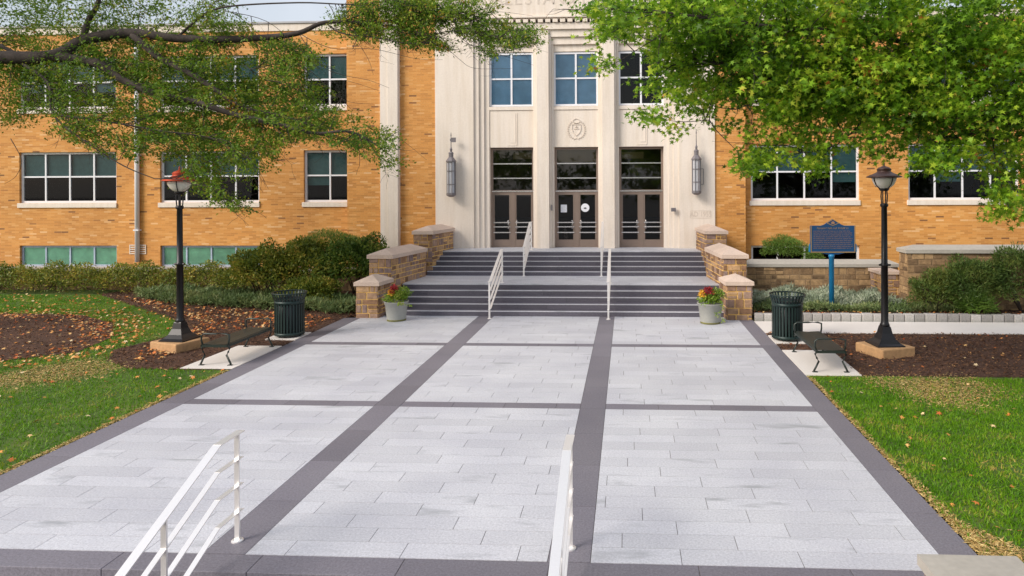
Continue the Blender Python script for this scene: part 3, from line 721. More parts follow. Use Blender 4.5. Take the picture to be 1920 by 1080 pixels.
def pier(name, label, quad, z0, z1, hcap, hpeak, seed, group, ms='mason', mm='mortar', over=.05, ridge=.0, cat='stone pier', capm='coping'):
    """quad: four plan corners, counter-clockwise from front left"""
    q = [Vector((x, y, 0)) for x, y in quad]; c = sum(q, Vector())/4
    t = thing(name, label, cat, (c.x, c.y, z0), 0, group)
    b = MB(); n = len(q)
    ins = [p + (c-p).normalized()*.02 for p in q]
    b.poly([(p.x, p.y, z1) for p in ins])
    for k in range(n):
        p, r = ins[k], ins[(k+1) % n]; b.poly([(p.x, p.y, z0), (r.x, r.y, z0), (r.x, r.y, z1), (p.x, p.y, z1)])
    b.build('mortar_core', M[mm], t)
    b = MB()
    for k in range(n):
        p, r = q[k], q[(k+1) % n]; u = (r-p); w = u.length; u.normalize(); nn = Vector((u.y, -u.x, 0))
        stones(b, p + Vector((0, 0, z0)) - nn*.012, u, nn, w, z1-z0, seed*10+k)
    b.build('masonry', M[ms], t, False, .008)
    # cap: fascia and hipped top
    def grow(p, o_): return p + Vector((math.copysign(o_, p.x-c.x), math.copysign(o_, p.y-c.y), 0))
    e = [grow(p, over) for p in q]
    L1 = (e[1]-e[0]).length; L2 = (e[2]-e[1]).length; mid = sum(e, Vector())/4
    if L2 > L1*1.15: ra = (e[0]+e[1])/2; rb = (e[3]+e[2])/2; s_ = min(.5, L1*.5/L2); r0 = ra.lerp(rb, s_); r1 = rb.lerp(ra, s_)
    elif L1 > L2*1.15: ra = (e[0]+e[3])/2; rb = (e[1]+e[2])/2; s_ = min(.5, L2*.5/L1); r0 = ra.lerp(rb, s_); r1 = rb.lerp(ra, s_)
    else: r0 = r1 = mid
    zc = z1+hcap; zp = zc+hpeak; b = MB()
    V = lambda p, z: (p.x, p.y, z)
    b.poly([V(e[3], z1), V(e[2], z1), V(e[1], z1), V(e[0], z1)])
    for k in range(4): b.poly([V(e[k], z1), V(e[(k+1) % 4], z1), V(e[(k+1) % 4], zc), V(e[k], zc)])
    if (r0-r1).length < .01:
        for k in range(4): b.poly([V(e[k], zc), V(e[(k+1) % 4], zc), V(mid, zp)])
    elif L2 > L1:
        b.poly([V(e[0], zc), V(e[1], zc), V(r0, zp)]); b.poly([V(e[1], zc), V(e[2], zc), V(r1, zp), V(r0, zp)]); b.poly([V(e[2], zc), V(e[3], zc), V(r1, zp)]); b.poly([V(e[3], zc), V(e[0], zc), V(r0, zp), V(r1, zp)])
    else:
        b.poly([V(e[0], zc), V(e[1], zc), V(r1, zp), V(r0, zp)]); b.poly([V(e[1], zc), V(e[2], zc), V(r1, zp)]); b.poly([V(e[2], zc), V(e[3], zc), V(r0, zp), V(r1, zp)]); b.poly([V(e[3], zc), V(e[0], zc), V(r0, zp)])
    b.build('coping', M[capm], t)
    return t
G_ = 'stone piers stepping up beside the entrance stairs'
pier('stone_pier', 'lowest capped stone pier on the right, behind the right flower pot', [(2.86, 19.84), (3.58, 19.84), (3.52, 20.75), (2.80, 20.75)], -.05, 1.0, .11, .17, 1, G_)
pier('stone_pier', 'middle capped stone pier right of the stairs landing', [(2.93, 21.15), (3.66, 21.15), (3.42, 23.6), (2.70, 23.6)], -.05, 1.64, .12, .20, 2, G_)
pier('stone_pier', 'uppermost capped stone pier on the right, against the limestone front', [(2.74, 24.0), (3.46, 24.0), (3.35, 25.95), (2.60, 25.95)], -.05, 2.2, .11, .17, 3, G_)
pier('stone_pier', 'lowest capped stone pier on the left, beside the left flower pot', [(-8.05, 19.86), (-7.38, 19.86), (-7.28, 20.75), (-7.95, 20.75)], -.05, .95, .11, .19, 4, G_)
pier('stone_pier', 'long middle capped stone pier left of the stairs landing', [(-8.13, 21.1), (-7.40, 21.1), (-7.04, 23.55), (-7.75, 23.55)], -.05, 1.63, .12, .18, 5, G_)
pier('stone_pier', 'uppermost capped stone pier on the left, beside the limestone front', [(-7.62, 24.0), (-6.93, 24.0), (-6.68, 25.95), (-7.3, 25.95)], -.05, 2.2, .12, .17, 6, G_)
# foreground capstone wall
pier('stone_pier', 'flat grey capstone block at the lower right corner of the photo', [(2.80, 5.0), (3.62, 5.0), (3.62, 6.62), (2.80, 6.62)], -1.0, .20, .10, .012, 7, None, capm='bluestone')
# retaining walls on the right
YR = 22.6
pier('retaining_wall', 'long low brown stone wall with flat coping behind the blue sign', [(3.8, YR), (8.75, YR), (8.75, YR+.5), (3.8, YR+.5)], -.05, 1.22, .10, .13, 8, 'brown stone retaining walls', 'stonedk', 'mortdk', .05, cat='stone wall', capm='bluestone')
pier('retaining_wall', 'tall brown stone wall behind the dark shrubs at the right edge', [(8.32, 20.8), (14.5, 20.8), (14.5, 21.4), (8.32, 21.4)], -.05, 1.84, .11, .12, 9, 'brown stone retaining walls', 'stonedk', 'mortdk', .06, cat='stone wall', capm='bluestone')
pier('retaining_wall', 'short stone wall end with sloping coping between the two brown walls', [(7.80, 21.5), (8.42, 21.5), (8.42, 22.4), (7.80, 22.4)], -.05, 1.12, .09, .05, 10, 'brown stone retaining walls', 'mason', 'mortar', .05, cat='stone wall', capm='coping')
pier('retaining_wall', 'low stone wall with pale coping under the left basement windows', [(-30, 25.3), (-8.2, 25.3), (-8.2, 25.7), (-30, 25.7)], -.05, .72, .10, .04, 11, 'brown stone retaining walls', 'stonedk', 'mortdk', .05, cat='stone wall', capm='bluestone')

# ================================================================== handrails
def handrail(label, x, pts, posts, drop=.285, w=.09, nb=4, zlow=None, rs=0):
    """pts: top rail path (y,z); posts: (y, zfoot, ztop)"""
    t = thing('handrail', label, 'handrail', (x, posts[0][0], posts[0][1]), 0, 'stainless steel handrails')
    for k in range(nb):
        b = MB(); wk = w if k == 0 else w*.66
        P = [(x, y, z-k*drop) for y, z in pts]
        for p, q in zip(P, P[1:]): b.bar(p, q, wk, .012, (1, 0, 0))
        b.build('top_rail' if k == 0 else 'lower_rail', M['metal'], t, False, .002)
    for (y, z0, z1) in posts:
        b = MB(); b.box(x-.026, x+.026, y-.011, y+.011, z0, z1-.008); b.lathe([(.062, z0), (.062, z0+.012), (.045, z0+.02)], 20, (x, y, 0)); b.build('post', M['metal'], t)
    return t
xf = -4.235
for xf, lb in ((-4.235, 'long steel handrail with four flat bars at the lower left of the photo'), (-.615, 'steel handrail seen end on at the bottom middle of the photo')):
    handrail(lb, xf, [(7.27, 1.17), (6.83, 1.17), (3.9, -.09)], [(7.19, 0, 1.17), (6.02, -.30, .83), (4.3, -.9, .09)])
handrail('steel handrail on the lower stair flight, left of the middle', -4.05, [(19.80, 1.09), (20.0, 1.09), (21.85, 1.86), (22.0, 1.86)], [(19.85, 0, 1.09), (21.92, ZL, 1.86)], .27)
handrail('steel handrail on the lower stair flight, right of the middle', -.56, [(19.80, 1.09), (20.0, 1.09), (21.85, 1.86), (22.0, 1.86)], [(19.85, 0, 1.09), (21.92, ZL, 1.86)], .27)
handrail('steel handrail on the upper stair flight, in front of the left pillar', -3.60, [(23.55, 1.79), (23.7, 1.79), (25.2, 2.57), (25.55, 2.57)], [(23.6, ZL, 1.79), (25.5, ZT, 2.57)], .25)
handrail('steel handrail on the upper stair flight, in front of the right pillar', -.90, [(23.55, 1.79), (23.7, 1.79), (25.2, 2.57), (25.55, 2.57)], [(23.6, ZL, 1.79), (25.5, ZT, 2.57)], .25)

# ================================================================== concrete, beds, kerb
def pad(name, quad, z, m, label, cat='pavement'):
    b = MB(); b.poly([(x, y, z) for x, y in quad]); n = len(quad)
    for k in range(n): p, q = quad[k], quad[(k+1) % n]; b.poly([(p[0], p[1], -.1), (q[0], q[1], -.1), (q[0], q[1], z), (p[0], p[1], z)])
    return struct(b.build(name, m), label, cat)
pad('concrete_path', [(BR+.004, 18.1), (9.0, 18.15), (20, 18.2), (20, 19.72), (BR+.004, 19.66)], .008, M['concrete'], 'pale concrete path leading off to the right')
pad('bench_pad', [(BR+.004, 14.07), (4.72, 14.07), (4.74, 16.18), (BR+.004, 16.18)], .012, M['concrete'], 'pale concrete pad under the right bench')
pad('bench_pad', [(-9.55, 14.1), (BL-.004, 14.1), (BL-.004, 16.2), (-9.5, 16.2)], .012, M['concrete'], 'pale concrete pad under the left bench')
pad('bin_pad', [(BR+.004, 16.85), (4.5, 16.85), (4.5, 17.75), (BR+.004, 17.75)], .02, M['concrete'], 'pale concrete pad under the right litter bin')
pad('bin_pad', [(-9.2, 16.85), (BL-.004, 16.85), (BL-.004, 17.75), (-9.2, 17.75)], .02, M['concrete'], 'pale concrete pad under the left litter bin')
bedR = [(BR+.01, 14.08), (20, 14.0), (20, 18.16), (BR+.01, 18.09)]
bedRb = [(3.62, 19.95), (20, 20.0), (20, 22.6), (3.62, 22.6)]
bedL = [(-19.4, 24.1), (-18.0, 23.0), (-15.9, 21.4), (-14.05, 20.0), (-12.5, 18.7), (-11.93, 17.6), (-12.08, 16.6), (-12.28, 15.7), (-11.65, 14.7), (-10.7, 14.08), (-9.5, 14.02), (BL-.01, 14.08), (BL-.01, 19.85), (-8.1, 19.9), (-8.2, 25.2), (-19.1, 25.2)]
circ = [(-19.3, 20.3), (-16.7, 20.1), (-14.7, 18.8), (-13.35, 17.0), (-13.0, 15.5), (-14.1, 14.5), (-17, 13.7), (-21, 13.9), (-23, 17), (-22, 19.5)]
for nm, p, z, lb in (('mulch_bed', bedR, .0, 'brown mulch bed around the right street lamp'), ('mulch_bed', bedRb, .16, 'raised mulch bed between stone kerb and brown wall'), ('mulch_bed', bedL, .0, 'brown mulch bed with fallen leaves left of the plaza'), ('mulch_bed', circ, .0, 'round bare soil bed in the left lawn')):
    struct(poly_sheet(nm, p, z, M['mulch']), lb, 'flower bed')
def off_pads(P):
    k = np.ones(len(P), bool)
    for (x0, x1, y0, y1) in ((BR, 4.72, 14.0, 16.2), (-9.56, BL, 14.0, 16.22), (BR, 4.52, 16.82, 17.78), (-9.22, BL, 16.82, 17.78)): k &= ~((P[:, 0] > x0) & (P[:, 0] < x1) & (P[:, 1] > y0) & (P[:, 1] < y1))
    return P[k]
def chips(name, poly, n, z, m, label, size=.05):
    P2 = sample(poly, n); P2 = off_pads(P2); n = len(P2); P = np.column_stack([P2, RNG.uniform(z+.002, z+.03, n)])
    A = RNG.normal(size=(n, 3)); A[:, 2] *= .35; Nn = unit(np.array([0, 0, 1.]) + RNG.normal(size=(n, 3))*.45)
    o = leafmesh(name, P, A, Nn, size*RNG.uniform(.5, 1.5, n), np.array([(0, .12), (1, .16), (1, -.14), (0, -.12)]), m, None, .0)
    return tag(o, label, 'mulch', None, 'stuff')
chips('mulch_chips', bedR[:2]+bedR[2:], 26000, 0, M['chip'], 'loose brown mulch chips around the right street lamp')
chips('mulch_chips', bedL, 26000, 0, M['chip'], 'loose brown mulch chips left of the plaza')
chips('mulch_chips', circ, 9000, 0, M['chip'], 'loose dark soil crumbs in the round bed')
chips('mulch_chips', bedRb, 9000, .16, M['chip'], 'loose brown mulch chips behind the stone kerb')
# cobble kerb
b = MB(); x = 3.64; rg = random.Random(3)
while x < 16:
    w = rg.uniform(.24, .33); b.box(x+.006, x+w-.006, 19.76+rg.uniform(-.012, .012), 19.95, -.05, .21+rg.uniform(-.012, .01)); x += w
k = b.build('cobble_kerb', M['cobble'], None, False, .025); struct(k, 'row of rounded grey granite setts edging the right bed', 'kerb')

# ================================================================== street furniture
def street_lamp(px, capm, rz, label):
    Y = 15.95; p = at(px, 640, Y); x = p.x
    t = thing('street_lamp', label, 'street lamp', (x, Y, 0), 0, 'black street lamps on stone blocks')
    b = MB(); c, s_ = math.cos(rz), math.sin(rz); ax, ay = Vector((c, s_, 0)), Vector((-s_, c, 0))
    b.obox((x, Y, .08), ax, ay, Vector((0, 0, 1)), .46, .44, .13); b.build('plinth', M['plinth'], t, False, .03)
    def sq(prof, nm, m, seg=4, rot=45):
        b = MB(); b.lathe(prof, seg, (x, Y, 0), R(rot)+rz*.3); return b.build(nm, m, t, seg > 8)
    k = math.sqrt(2)
    sq([(.45, .21), (.45, .235), (.41, .25), (.36, .27), (.25, .35), (.175, .48), (.135, .62), (.12, .64)], 'base', M['black'])
    b = MB(); b.lathe([(.10, .63), (.112, .66), (.092, .70), (.080, .74), (.075, 2.0), (.092, 2.01), (.092, 2.05), (.070, 2.07), (.062, 3.35), (.088, 3.37), (.088, 3.42), (.06, 3.44)], 16, (x, Y, 0)); b.build('pole', M['black'], t, True)
    b = MB(); b.tube([(x-.13, Y-.02, 2.03), (x+.13, Y-.02, 2.03)], .022, 8); b.build('crossbar', M['black'], t)
    b = MB()
    for q in range(4):
        a = R(45+90*q); b.tube([(x+.06*math.cos(a), Y+.06*math.sin(a), 3.42), (x+.075*math.cos(a), Y+.075*math.sin(a), 3.6), (x+.06*math.cos(a), Y+.06*math.sin(a), 3.74)], .014, 6)
    b.lathe([(.08, 3.72), (.11, 3.75), (.11, 3.78)], 16, (x, Y, 0)); b.build('yoke', M['black'], t)
    b = MB(); b.lathe([(.05, 3.76), (.13, 3.79), (.21, 3.86), (.26, 3.96), (.27, 4.03)], 28, (x, Y, 0)); b.build('globe', M['globe'], t, True)
    b = MB()
    for q in range(4):
        a = R(20+90*q); b.tube([(x+r_*math.cos(a), Y+r_*math.sin(a), z) for r_, z in ((.08, 3.765), (.14, 3.785), (.22, 3.86), (.27, 3.96), (.285, 4.04))], .011, 6)
    b.build('globe_strap', M['black'], t)
    b = MB(); b.lathe([(.30, 4.02), (.385, 4.03), (.39, 4.045), (.33, 4.075), (.20, 4.13), (.15, 4.16), (.15, 4.20), (.165, 4.21), (.13, 4.25), (.06, 4.28), (.02, 4.30), (.014, 4.37), (.004, 4.40)], 28, (x, Y, 0)); b.build('cap', capm, t, True)
    return t
street_lamp(338, M['copper'], R(-20), 'black street lamp with bright red cap, left of the plaza')
street_lamp(1659, M['darkcap'], R(22), 'black street lamp with dark rusty cap, right of the plaza')

def bin_proto():
    t = thing('litter_bin', 'dark green slatted steel litter bin beside the right bench', 'litter bin', (0, 0, 0), 0, 'dark green slatted litter bins')
    r = .37; H = 1.12; b = MB(); n = 30
    for k in range(n):
        a = 2*math.pi*k/n; ax = Vector((-math.sin(a), math.cos(a), 0)); az = Vector((math.cos(a), math.sin(a), 0))
        for (r0, z0, r1, z1) in ((r, .07, r, .92), (r, .92, r+.035, 1.03), (r+.035, 1.03, r+.065, H)):
            p = Vector((r0*math.cos(a), r0*math.sin(a), z0)); q = Vector((r1*math.cos(a), r1*math.sin(a), z1)); b.bar(p, q, .045, .008, ax)
    b.build('slats', M['green'], t, off=False)
    b = MB(); b.lathe([(r-.012, .05), (r+.01, .05), (r+.01, .12), (r-.012, .12)], 36); b.build('lower_band', M['green'], t, True, off=False)
    b = MB(); b.lathe([(r-.01, .85), (r+.012, .85), (r+.012, .93), (r-.01, .93)], 36)
    b.build('upper_band', M['green'], t, True, off=False)
    b = MB(); b.lathe([(r+.045, H-.01), (r+.075, H-.005), (r+.08, H+.012), (r+.06, H+.022), (r+.045, H+.01)], 40, cap=False); b.build('rim', M['green'], t, True, off=False)
    b = MB(); b.lathe([(r-.04, .06), (r-.03, .98), (r-.05, .98), (r-.06, .08)], 32); b.build('liner', M['black'], t, True, off=False)
    b = MB()
    for a in (0, 2.1, 4.2): b.lathe([(.03, 0), (.03, .07)], 10, ((r-.08)*math.cos(a), (r-.08)*math.sin(a), 0))
    b.lathe([(.08, 0), (.08, .01)], 16); b.lathe([(r-.03, .045), (r-.03, .062)], 32); b.build('foot', M['green'], t, off=False)
    return t
bp = bin_proto(); bp.location = (at(1476, 600, 17.3).x, 17.3, .02)
b2 = copy_tree(bp); b2.location = (at(543, 600, 17.3).x, 17.3, .02); b2.scale = (.97, .97, 1.0); b2['label'] = 'dark green slatted steel litter bin behind the left bench'

def bench_proto():
    t = thing('park_bench', 'dark metal backless bench with curled arms on the right concrete pad', 'bench', (0, 0, 0), 0, 'backless dark metal benches')
    L = 1.83; W = .56; H = .47
    b = MB(); n = 24
    # seat of flat straps running across, rolled down at both long edges
    for k in range(n):
        y = -L/2+.03+(L-.06)*k/(n-1); pr = [(-W/2-.025, H-.06), (-W/2-.02, H-.02), (-W/2+.02, H), (0, H-.015), (W/2-.02, H), (W/2+.02, H-.02), (W/2+.025, H-.06)]
        for p, q in zip(pr, pr[1:]): b.bar((p[0], y, p[1]), (q[0], y, q[1]), .070, .007, (0, 1, 0))
    b.build('seat', M['bench'], t, off=False)
    b = MB()
    for x in (-W/2, W/2): b.bar((x, -L/2, H-.055), (x, L/2, H-.055), .035, .03)
    b.bar((-.0, -L/2+.02, H-.05), (0, L/2-.02, H-.05), .04, .02)
    for y in (-L/2+.01, L/2-.01): b.bar((-W/2, y, H-.045), (W/2, y, H-.045), .03, .05)
    b.build('seat_frame', M['bench'], t, off=False)
    for y in (-L/2+.05, L/2-.05):
        for s_ in (-1, 1):
            b = MB(); b.tube([(s_*(W/2-.01), y, H-.04), (s_*(W/2+.035), y, H-.10), (s_*(W/2-.0), y, H-.18), (s_*(W/2-.04), y, H-.25), (s_*(W/2+.02), y, .10), (s_*(W/2+.06), y, .02)], .021, 8)
            b.box(s_*(W/2+.04)-.05, s_*(W/2+.04)+.05, y-.03, y+.03, .0, .014); b.build('leg', M['bench'], t, True, off=False)
        b = MB(); arc = [(-W/2+.0, H-.05), (-W/2-.04, H+.06), (-W/2-.035, H+.17), (-W/2+.03, H+.21), (0, H+.215), (W/2-.06, H+.215), (W/2+.02, H+.19), (W/2+.02, H+.08), (W/2, H-.04)]
        b.tube([(x, y, z) for x, z in arc], .019, 8); b.build('armrest', M['bench'], t, True, off=False)
    return t
be = bench_proto(); be.location = (4.16, 15.12, .012)
b2 = copy_tree(be); b2.location = (-8.92, 15.22, .012); b2['label'] = 'dark metal backless bench with curled arms on the left concrete pad'

def planter(x, y, rt, rb, h, label, seed, flowers_right):
    t = thing('flower_planter', label, 'planter', (x, y, 0), 0, 'flower pots at the foot of the stairs')
    rg = np.random.default_rng(seed)
    b = MB(); b.lathe([(rb, .03), (rb+.01, .05), (rt-.025, h-.09), (rt-.01, h-.085), (rt-.005, h-.02), (rt+.012, h-.015), (rt+.012, h), (rt-.02, h), (rt-.03, h-.05)], 32, (x, y, 0)); b.build('pot', M['pot'], t, True)
    b = MB(); b.lathe([(rb-.03, 0), (rb+.012, 0), (rb+.012, .05), (rb-.02, .052)], 32, (x, y, 0)); b.build('pot_foot', M['potgreen'], t, True)
    def puff(nm, m, c, r, n, s, tm=OVAL):
        P, D = blob((x+c[0], y+c[1], h+c[2]), r, n, rg, .2, .2, seed); A = unit(D+rg.normal(size=D.shape)*.5); leafmesh(nm, P, A, unit(D+np.array([0, 0, .6])+rg.normal(size=D.shape)*.4), s*rg.uniform(.6, 1.3, n), tm, m, t)
    q = 1 if flowers_right else -1
    puff('foliage', M['potleaf'], (0, 0, .06), (.33, .30, .17), 900, .075); puff('foliage', M['potleaf'], (.20, -.05, .20), (.24, .2, .2), 600, .06)
    puff('red_bloom', M['flred'], (-.05, -.05, .30), (.20 if flowers_right else .12, .14, .14), 420, .055)
    puff('yellow_bloom', M['flyel'], (-.24 if flowers_right else -.13, -.08, .22), (.09, .09, .13), 220, .05)
    P = []; 
    for k in range(70):
        s_ = k/70; P.append((x+.12*math.sin(s_*9)+(.22 if flowers_right else .36)*(1 if flowers_right else .3+s_), y-rt*.9-(.03), h-(.5*s_ if flowers_right else .08*s_)))
    P = np.array(P); n = len(P); leafmesh('trailing_vine', P+rg.normal(size=P.shape)*.012, rg.normal(size=(n, 3)), unit(np.array([0, -1, .3])+rg.normal(size=(n, 3))*.4), .05*rg.uniform(.7, 1.2, n), OVAL, M['potleaf'], t)
planter(-6.72, 19.55, .345, .26, .56, 'tapered grey pot of red, yellow and green plants left of the stairs', 1, False)
planter(2.33, 19.42, .36, .27, .57, 'tapered grey pot with deep red flowers and trailing ivy right of the stairs', 2, True)

# historical marker
YS = 20.55; sg = thing('historical_marker', 'blue and gold historical marker sign on a round blue post', 'sign', (at(1559, 540, YS).x, YS, .1))
def S(px, py): p = at(px, py, YS); return (p.x, p.z)
xa, xb = S(1519, 450)[0], S(1603.5, 450)[0]; zt_, zb_ = S(1560, 423)[1], S(1560, 474)[1]; xm = (xa+xb)/2; zp = S(1560, 410.5)[1]
out = [(xa, zb_), (xa+.30, zb_-.0), (xm-.16, zb_-.045), (xm+.16, zb_-.045), (xb-.30, zb_), (xb, zb_), (xb, zt_), (xm+.34, zt_), (xm+.24, zt_+.035), (xm+.17, zt_+.09), (xm, zp), (xm-.17, zt_+.09), (xm-.24, zt_+.035), (xm-.34, zt_), (xa, zt_)]
b = MB(); b.prism(out, YS-.03, YS+.03); b.build('panel', M['sign'], sg, False, .006)
b = MB(); b.prism([(xa-.045, zb_+.03), (xa-.002, zb_+.03), (xa-.002, zb_+.26), (xa-.03, zb_+.27)], YS-.01, YS+.01); b.build('side_bracket', M['signpost'], sg); b = MB(); b.prism([(xb+.002, zb_+.03), (xb+.045, zb_+.03), (xb+.03, zb_+.27), (xb+.002, zb_+.26)], YS-.01, YS+.01); b.build('side_bracket', M['signpost'], sg)
b = MB()
for q in ((xa+.012, xb-.012, zb_+.012, zb_+.034), (xa+.012, xa+.030, zb_+.036, zt_-.012), (xb-.030, xb-.012, zb_+.036, zt_-.012)): b.box(q[0], q[1], YS-.040, YS-.0305, q[2], q[3])
for p, q in (((xm-.17, zt_+.075), (xm, zt_+.005)), ((xm, zt_+.005), (xm+.17, zt_+.075)), ((xm+.17, zt_+.083), (xm, zp-.012)), ((xm, zp-.012), (xm-.17, zt_+.083))): b.bar((p[0], YS-.035, p[1]), (q[0], YS-.035, q[1]), .010, .014, (0, 1, 0))
b.build('gold_border', M['gold'], sg)
b = MB(); b.prism([(xm-.045, zt_+.05), (xm+.045, zt_+.05), (xm+.05, zt_+.10), (xm+.02, zt_+.125), (xm-.02, zt_+.125), (xm-.05, zt_+.10)], YS-.038, YS-.0305); b.build('emblem', M['signtext'], sg)
# the title and ten lines of small worn letters (too faint to read in the photograph)
rg = random.Random(5); b = MB()
def scrib(xs, xe, z, h, mw):
    x = xs
    while x < xe:
        w = rg.uniform(.4, 1)*mw
        for _ in range(rg.randint(3, 8)):
            if x > xe: break
            kind = rg.random(); b.box(x, x+mw*.22, YS-.036, YS-.0305, z, z+h)
            if kind < .7: b.box(x+mw*.22, x+mw*.7, YS-.036, YS-.0305, z+(h*.8 if kind < .4 else 0), z+(h if kind < .4 else h*.2))
            x += mw
        x += mw*.7
scrib(xm-.46, xm+.46, zt_-.10, .045, .036); b.build('title_lettering', M['gold'], sg)
b = MB()
for k in range(10): scrib(xa+.09, xb-.09-(.0 if k % 3 else .05), zt_-.175-k*.056, .026, .020)
b.build('body_lettering', M['signtext'], sg)
b = MB(); xs_ = at(1559, 500, YS).x; b.lathe([(.075, .08), (.075, zb_-.13), (.085, zb_-.125), (.085, zb_-.045)], 20, (xs_, YS, 0)); b.build('post', M['signpost'], sg, True)

# ================================================================== shrubs and ground cover
GB = 'azalea bushes left of the stairs'
bush('azalea_bush', 'brownish green azalea bush nearest the left street lamp', 'bush', (-12.5, 22.8, .90), (1.25, .9, .92), 8000, .105, M['azalea'], group=GB, seed=1)
bush('azalea_bush', 'tall green azalea bush in the middle of the left bush group', 'bush', (-10.9, 22.9, 1.06), (1.15, .9, 1.02), 8500, .105, M['azalea'], group=GB, seed=2)
bush('azalea_bush', 'darkest and tallest azalea bush beside the left stone piers', 'bush', (-9.2, 22.9, 1.12), (1.35, .95, 1.06), 12000, .105, M['deepbush'], group=GB, seed=3)
bush('azalea_bush', 'small yellowish azalea bush in front of the left bush group', 'bush', (-10.3, 21.75, .45), (1.0, .5, .46), 4500, .095, M['azalea'], group=GB, seed=4)
bush('round_bush', 'smooth bright green bush rising behind the azaleas', 'bush', (-10.7, 24.2, 1.40), (1.75, .75, .90), 15000, .08, M['lime_bush'], NARROW, seed=5, lump=.07, shell=.7)
bush('yew_bush', 'round dark green bush in front of the right basement window', 'bush', (5.45, 24.2, 1.62), (.80, .6, .50), 6000, .085, M['lime_bush'], NARROW, seed=6, lump=.12, shell=.3)
bush('yew_bush', 'small spiky green bush behind the left edge of the blue sign', 'bush', (6.35, 23.6, 1.40), (.36, .32, .42), 1600, .09, M['lime_bush'], NARROW, seed=7, lump=.2, shell=.2)
GH = 'dark shrubs in front of the tall brown wall'
bush('dark_shrub', 'low dark shrub at the left end of the tall brown wall', 'bush', (9.0, 20.35, .65), (.85, .5, .62), 5200, .11, M['darkbush'], NARROW, GH, 8)
bush('dark_shrub', 'mid height dark shrub before the tall brown wall', 'bush', (10.0, 20.3, .88), (1.15, .55, .88), 8500, .11, M['darkbush'], NARROW, GH, 9)
bush('dark_shrub', 'tallest dark shrub before the tall brown wall at the right edge', 'bush', (11.5, 20.3, 1.05), (1.35, .6, 1.1), 10000, .11, M['darkbush'], NARROW, GH, 10)
bush('lily_clump', 'strappy green lily clump in front of the dark shrubs', 'plant', (10.0, 20.12, .35), (.48, .22, .36), 900, .30, M['lime_bush'], BLADE, None, 11, stems=False)
# hedge
hd = thing('hedge', 'long low brown green hedge along the left basement windows', 'hedge', (-18, 24.4, 0)); rng = np.random.default_rng(5)
n = 26000; P = np.column_stack([rng.uniform(-30, -13.2, n), rng.uniform(24.0, 25.15, n), np.zeros(n)])
top = .98 + .10*np.sin(P[:, 0]*2.3) + .08*np.sin(P[:, 0]*5.1+P[:, 1]*3) + .06*np.sin(P[:, 0]*11); top *= 1-.5*np.clip((24.35-P[:, 1])/.35, 0, 1)**2
P[:, 2] = top*rng.uniform(0, 1, n)**.45
A = unit(rng.normal(size=(n, 3))+np.array([0, -.3, .7])); Nn = unit(rng.normal(size=(n, 3))*.6+np.array([0, -.5, .8])); leafmesh('foliage', P, A, Nn, .085*rng.uniform(.6, 1.3, n), OVAL, M['azalea'], hd)
def cover(name, poly, n, h, size, m, label, z=0, seed=3, tm=NARROW):
    rng = np.random.default_rng(seed); P2 = sample(poly, n, rng)
    hh = h*(.65+.35*np.sin(P2[:, 0]*3.1+P2[:, 1]*2)*np.sin(P2[:, 0]*1.3-P2[:, 1]*4)) 
    P = np.column_stack([P2, z + hh*rng.uniform(0, 1, n)**.5]); A = unit(rng.normal(size=(n, 3))*.75+np.array([0, 0, .8])); Nn = unit(rng.normal(size=(n, 3))*.7+np.array([0, -.3, .8]))
    o = leafmesh(name, P, A, Nn, size*rng.uniform(.6, 1.4, n), tm, m); return tag(o, label, 'ground cover', None, 'stuff')
cover('ground_cover', [(-17.5, 23.3), (-15.2, 22.0), (-13.3, 21.45), (-11, 20.95), (-9.6, 20.55), (-8.4, 20.1), (-8.15, 21.4), (-9.3, 22.3), (-12, 22.8), (-16.5, 24.0)], 24000, .42, .15, M['cover'], 'low green ground cover in front of the azaleas', 0, 3)
cover('silver_ground_cover', [(3.75, 20.75), (6, 20.6), (8.3, 20.7), (8.2, 22.4), (3.75, 22.5)], 17000, .50, .14, M['silver'], 'silvery green ground cover around the blue sign post', .14, 4)
cover('ground_cover', [(3.7, 20.25), (6, 20.15), (9.6, 20.15), (9.6, 20.6), (6, 20.8), (3.7, 20.85)], 5200, .28, .12, M['cover'], 'green trailing plants along the front of the raised bed', .15, 5)

# ================================================================== lawn grass and fallen leaves
def dens(P, keep):   # thin grass where the dry patches are
    return keep
rng = np.random.default_rng(21)
lawnL = [(-27, 13), (-24, 24.0), (-19.3, 24.0), (-17.9, 23.0), (-13.95, 20.0), (-12.45, 18.7), (-11.9, 17.6), (-12.05, 16.6), (-12.25, 15.7), (-11.6, 14.7), (-10.7, 14.1), (BL-.04, 14.0), (BL-.04, 6.5), (-13, 6.5)]
lawnR = [(BR+.05, 13.95), (12, 13.9), (12, 7), (9, 6.5), (BR+.05, 6.5)]
PL_ = sample(lawnL, 150000, rng); PL_ = PL_[~inpoly(PL_, circ)]
PR2 = sample(lawnR, 110000, rng)
P2 = np.vstack([PL_, PR2]); n = len(P2)
WORN = [[(4.6, 13.9), (6.8, 13.95), (7.0, 13.2), (5.9, 12.0), (5.2, 12.4), (4.9, 13.3)], [(-12.4, 14.9), (-10.8, 14.3), (-11.0, 13.4), (-12.3, 12.5), (-14.2, 11.2), (-14.4, 12.1), (-12.9, 13.6)], [(BR+.05, 6.5), (4.6, 6.5), (4.0, 7.6), (BR+.05, 8.2)], [(-16, 12.4), (-14.6, 12.8), (-13.9, 12.2), (-15.4, 11.3)]]
def patch(P): return np.sin(P[:, 0]*1.7+np.sin(P[:, 1]*1.1)*1.5)*np.sin(P[:, 1]*2.1+np.sin(P[:, 0]*1.3)*1.2)
keep = rng.uniform(0, 1, n) > np.clip(patch(P2)*.9-.35, 0, .75)
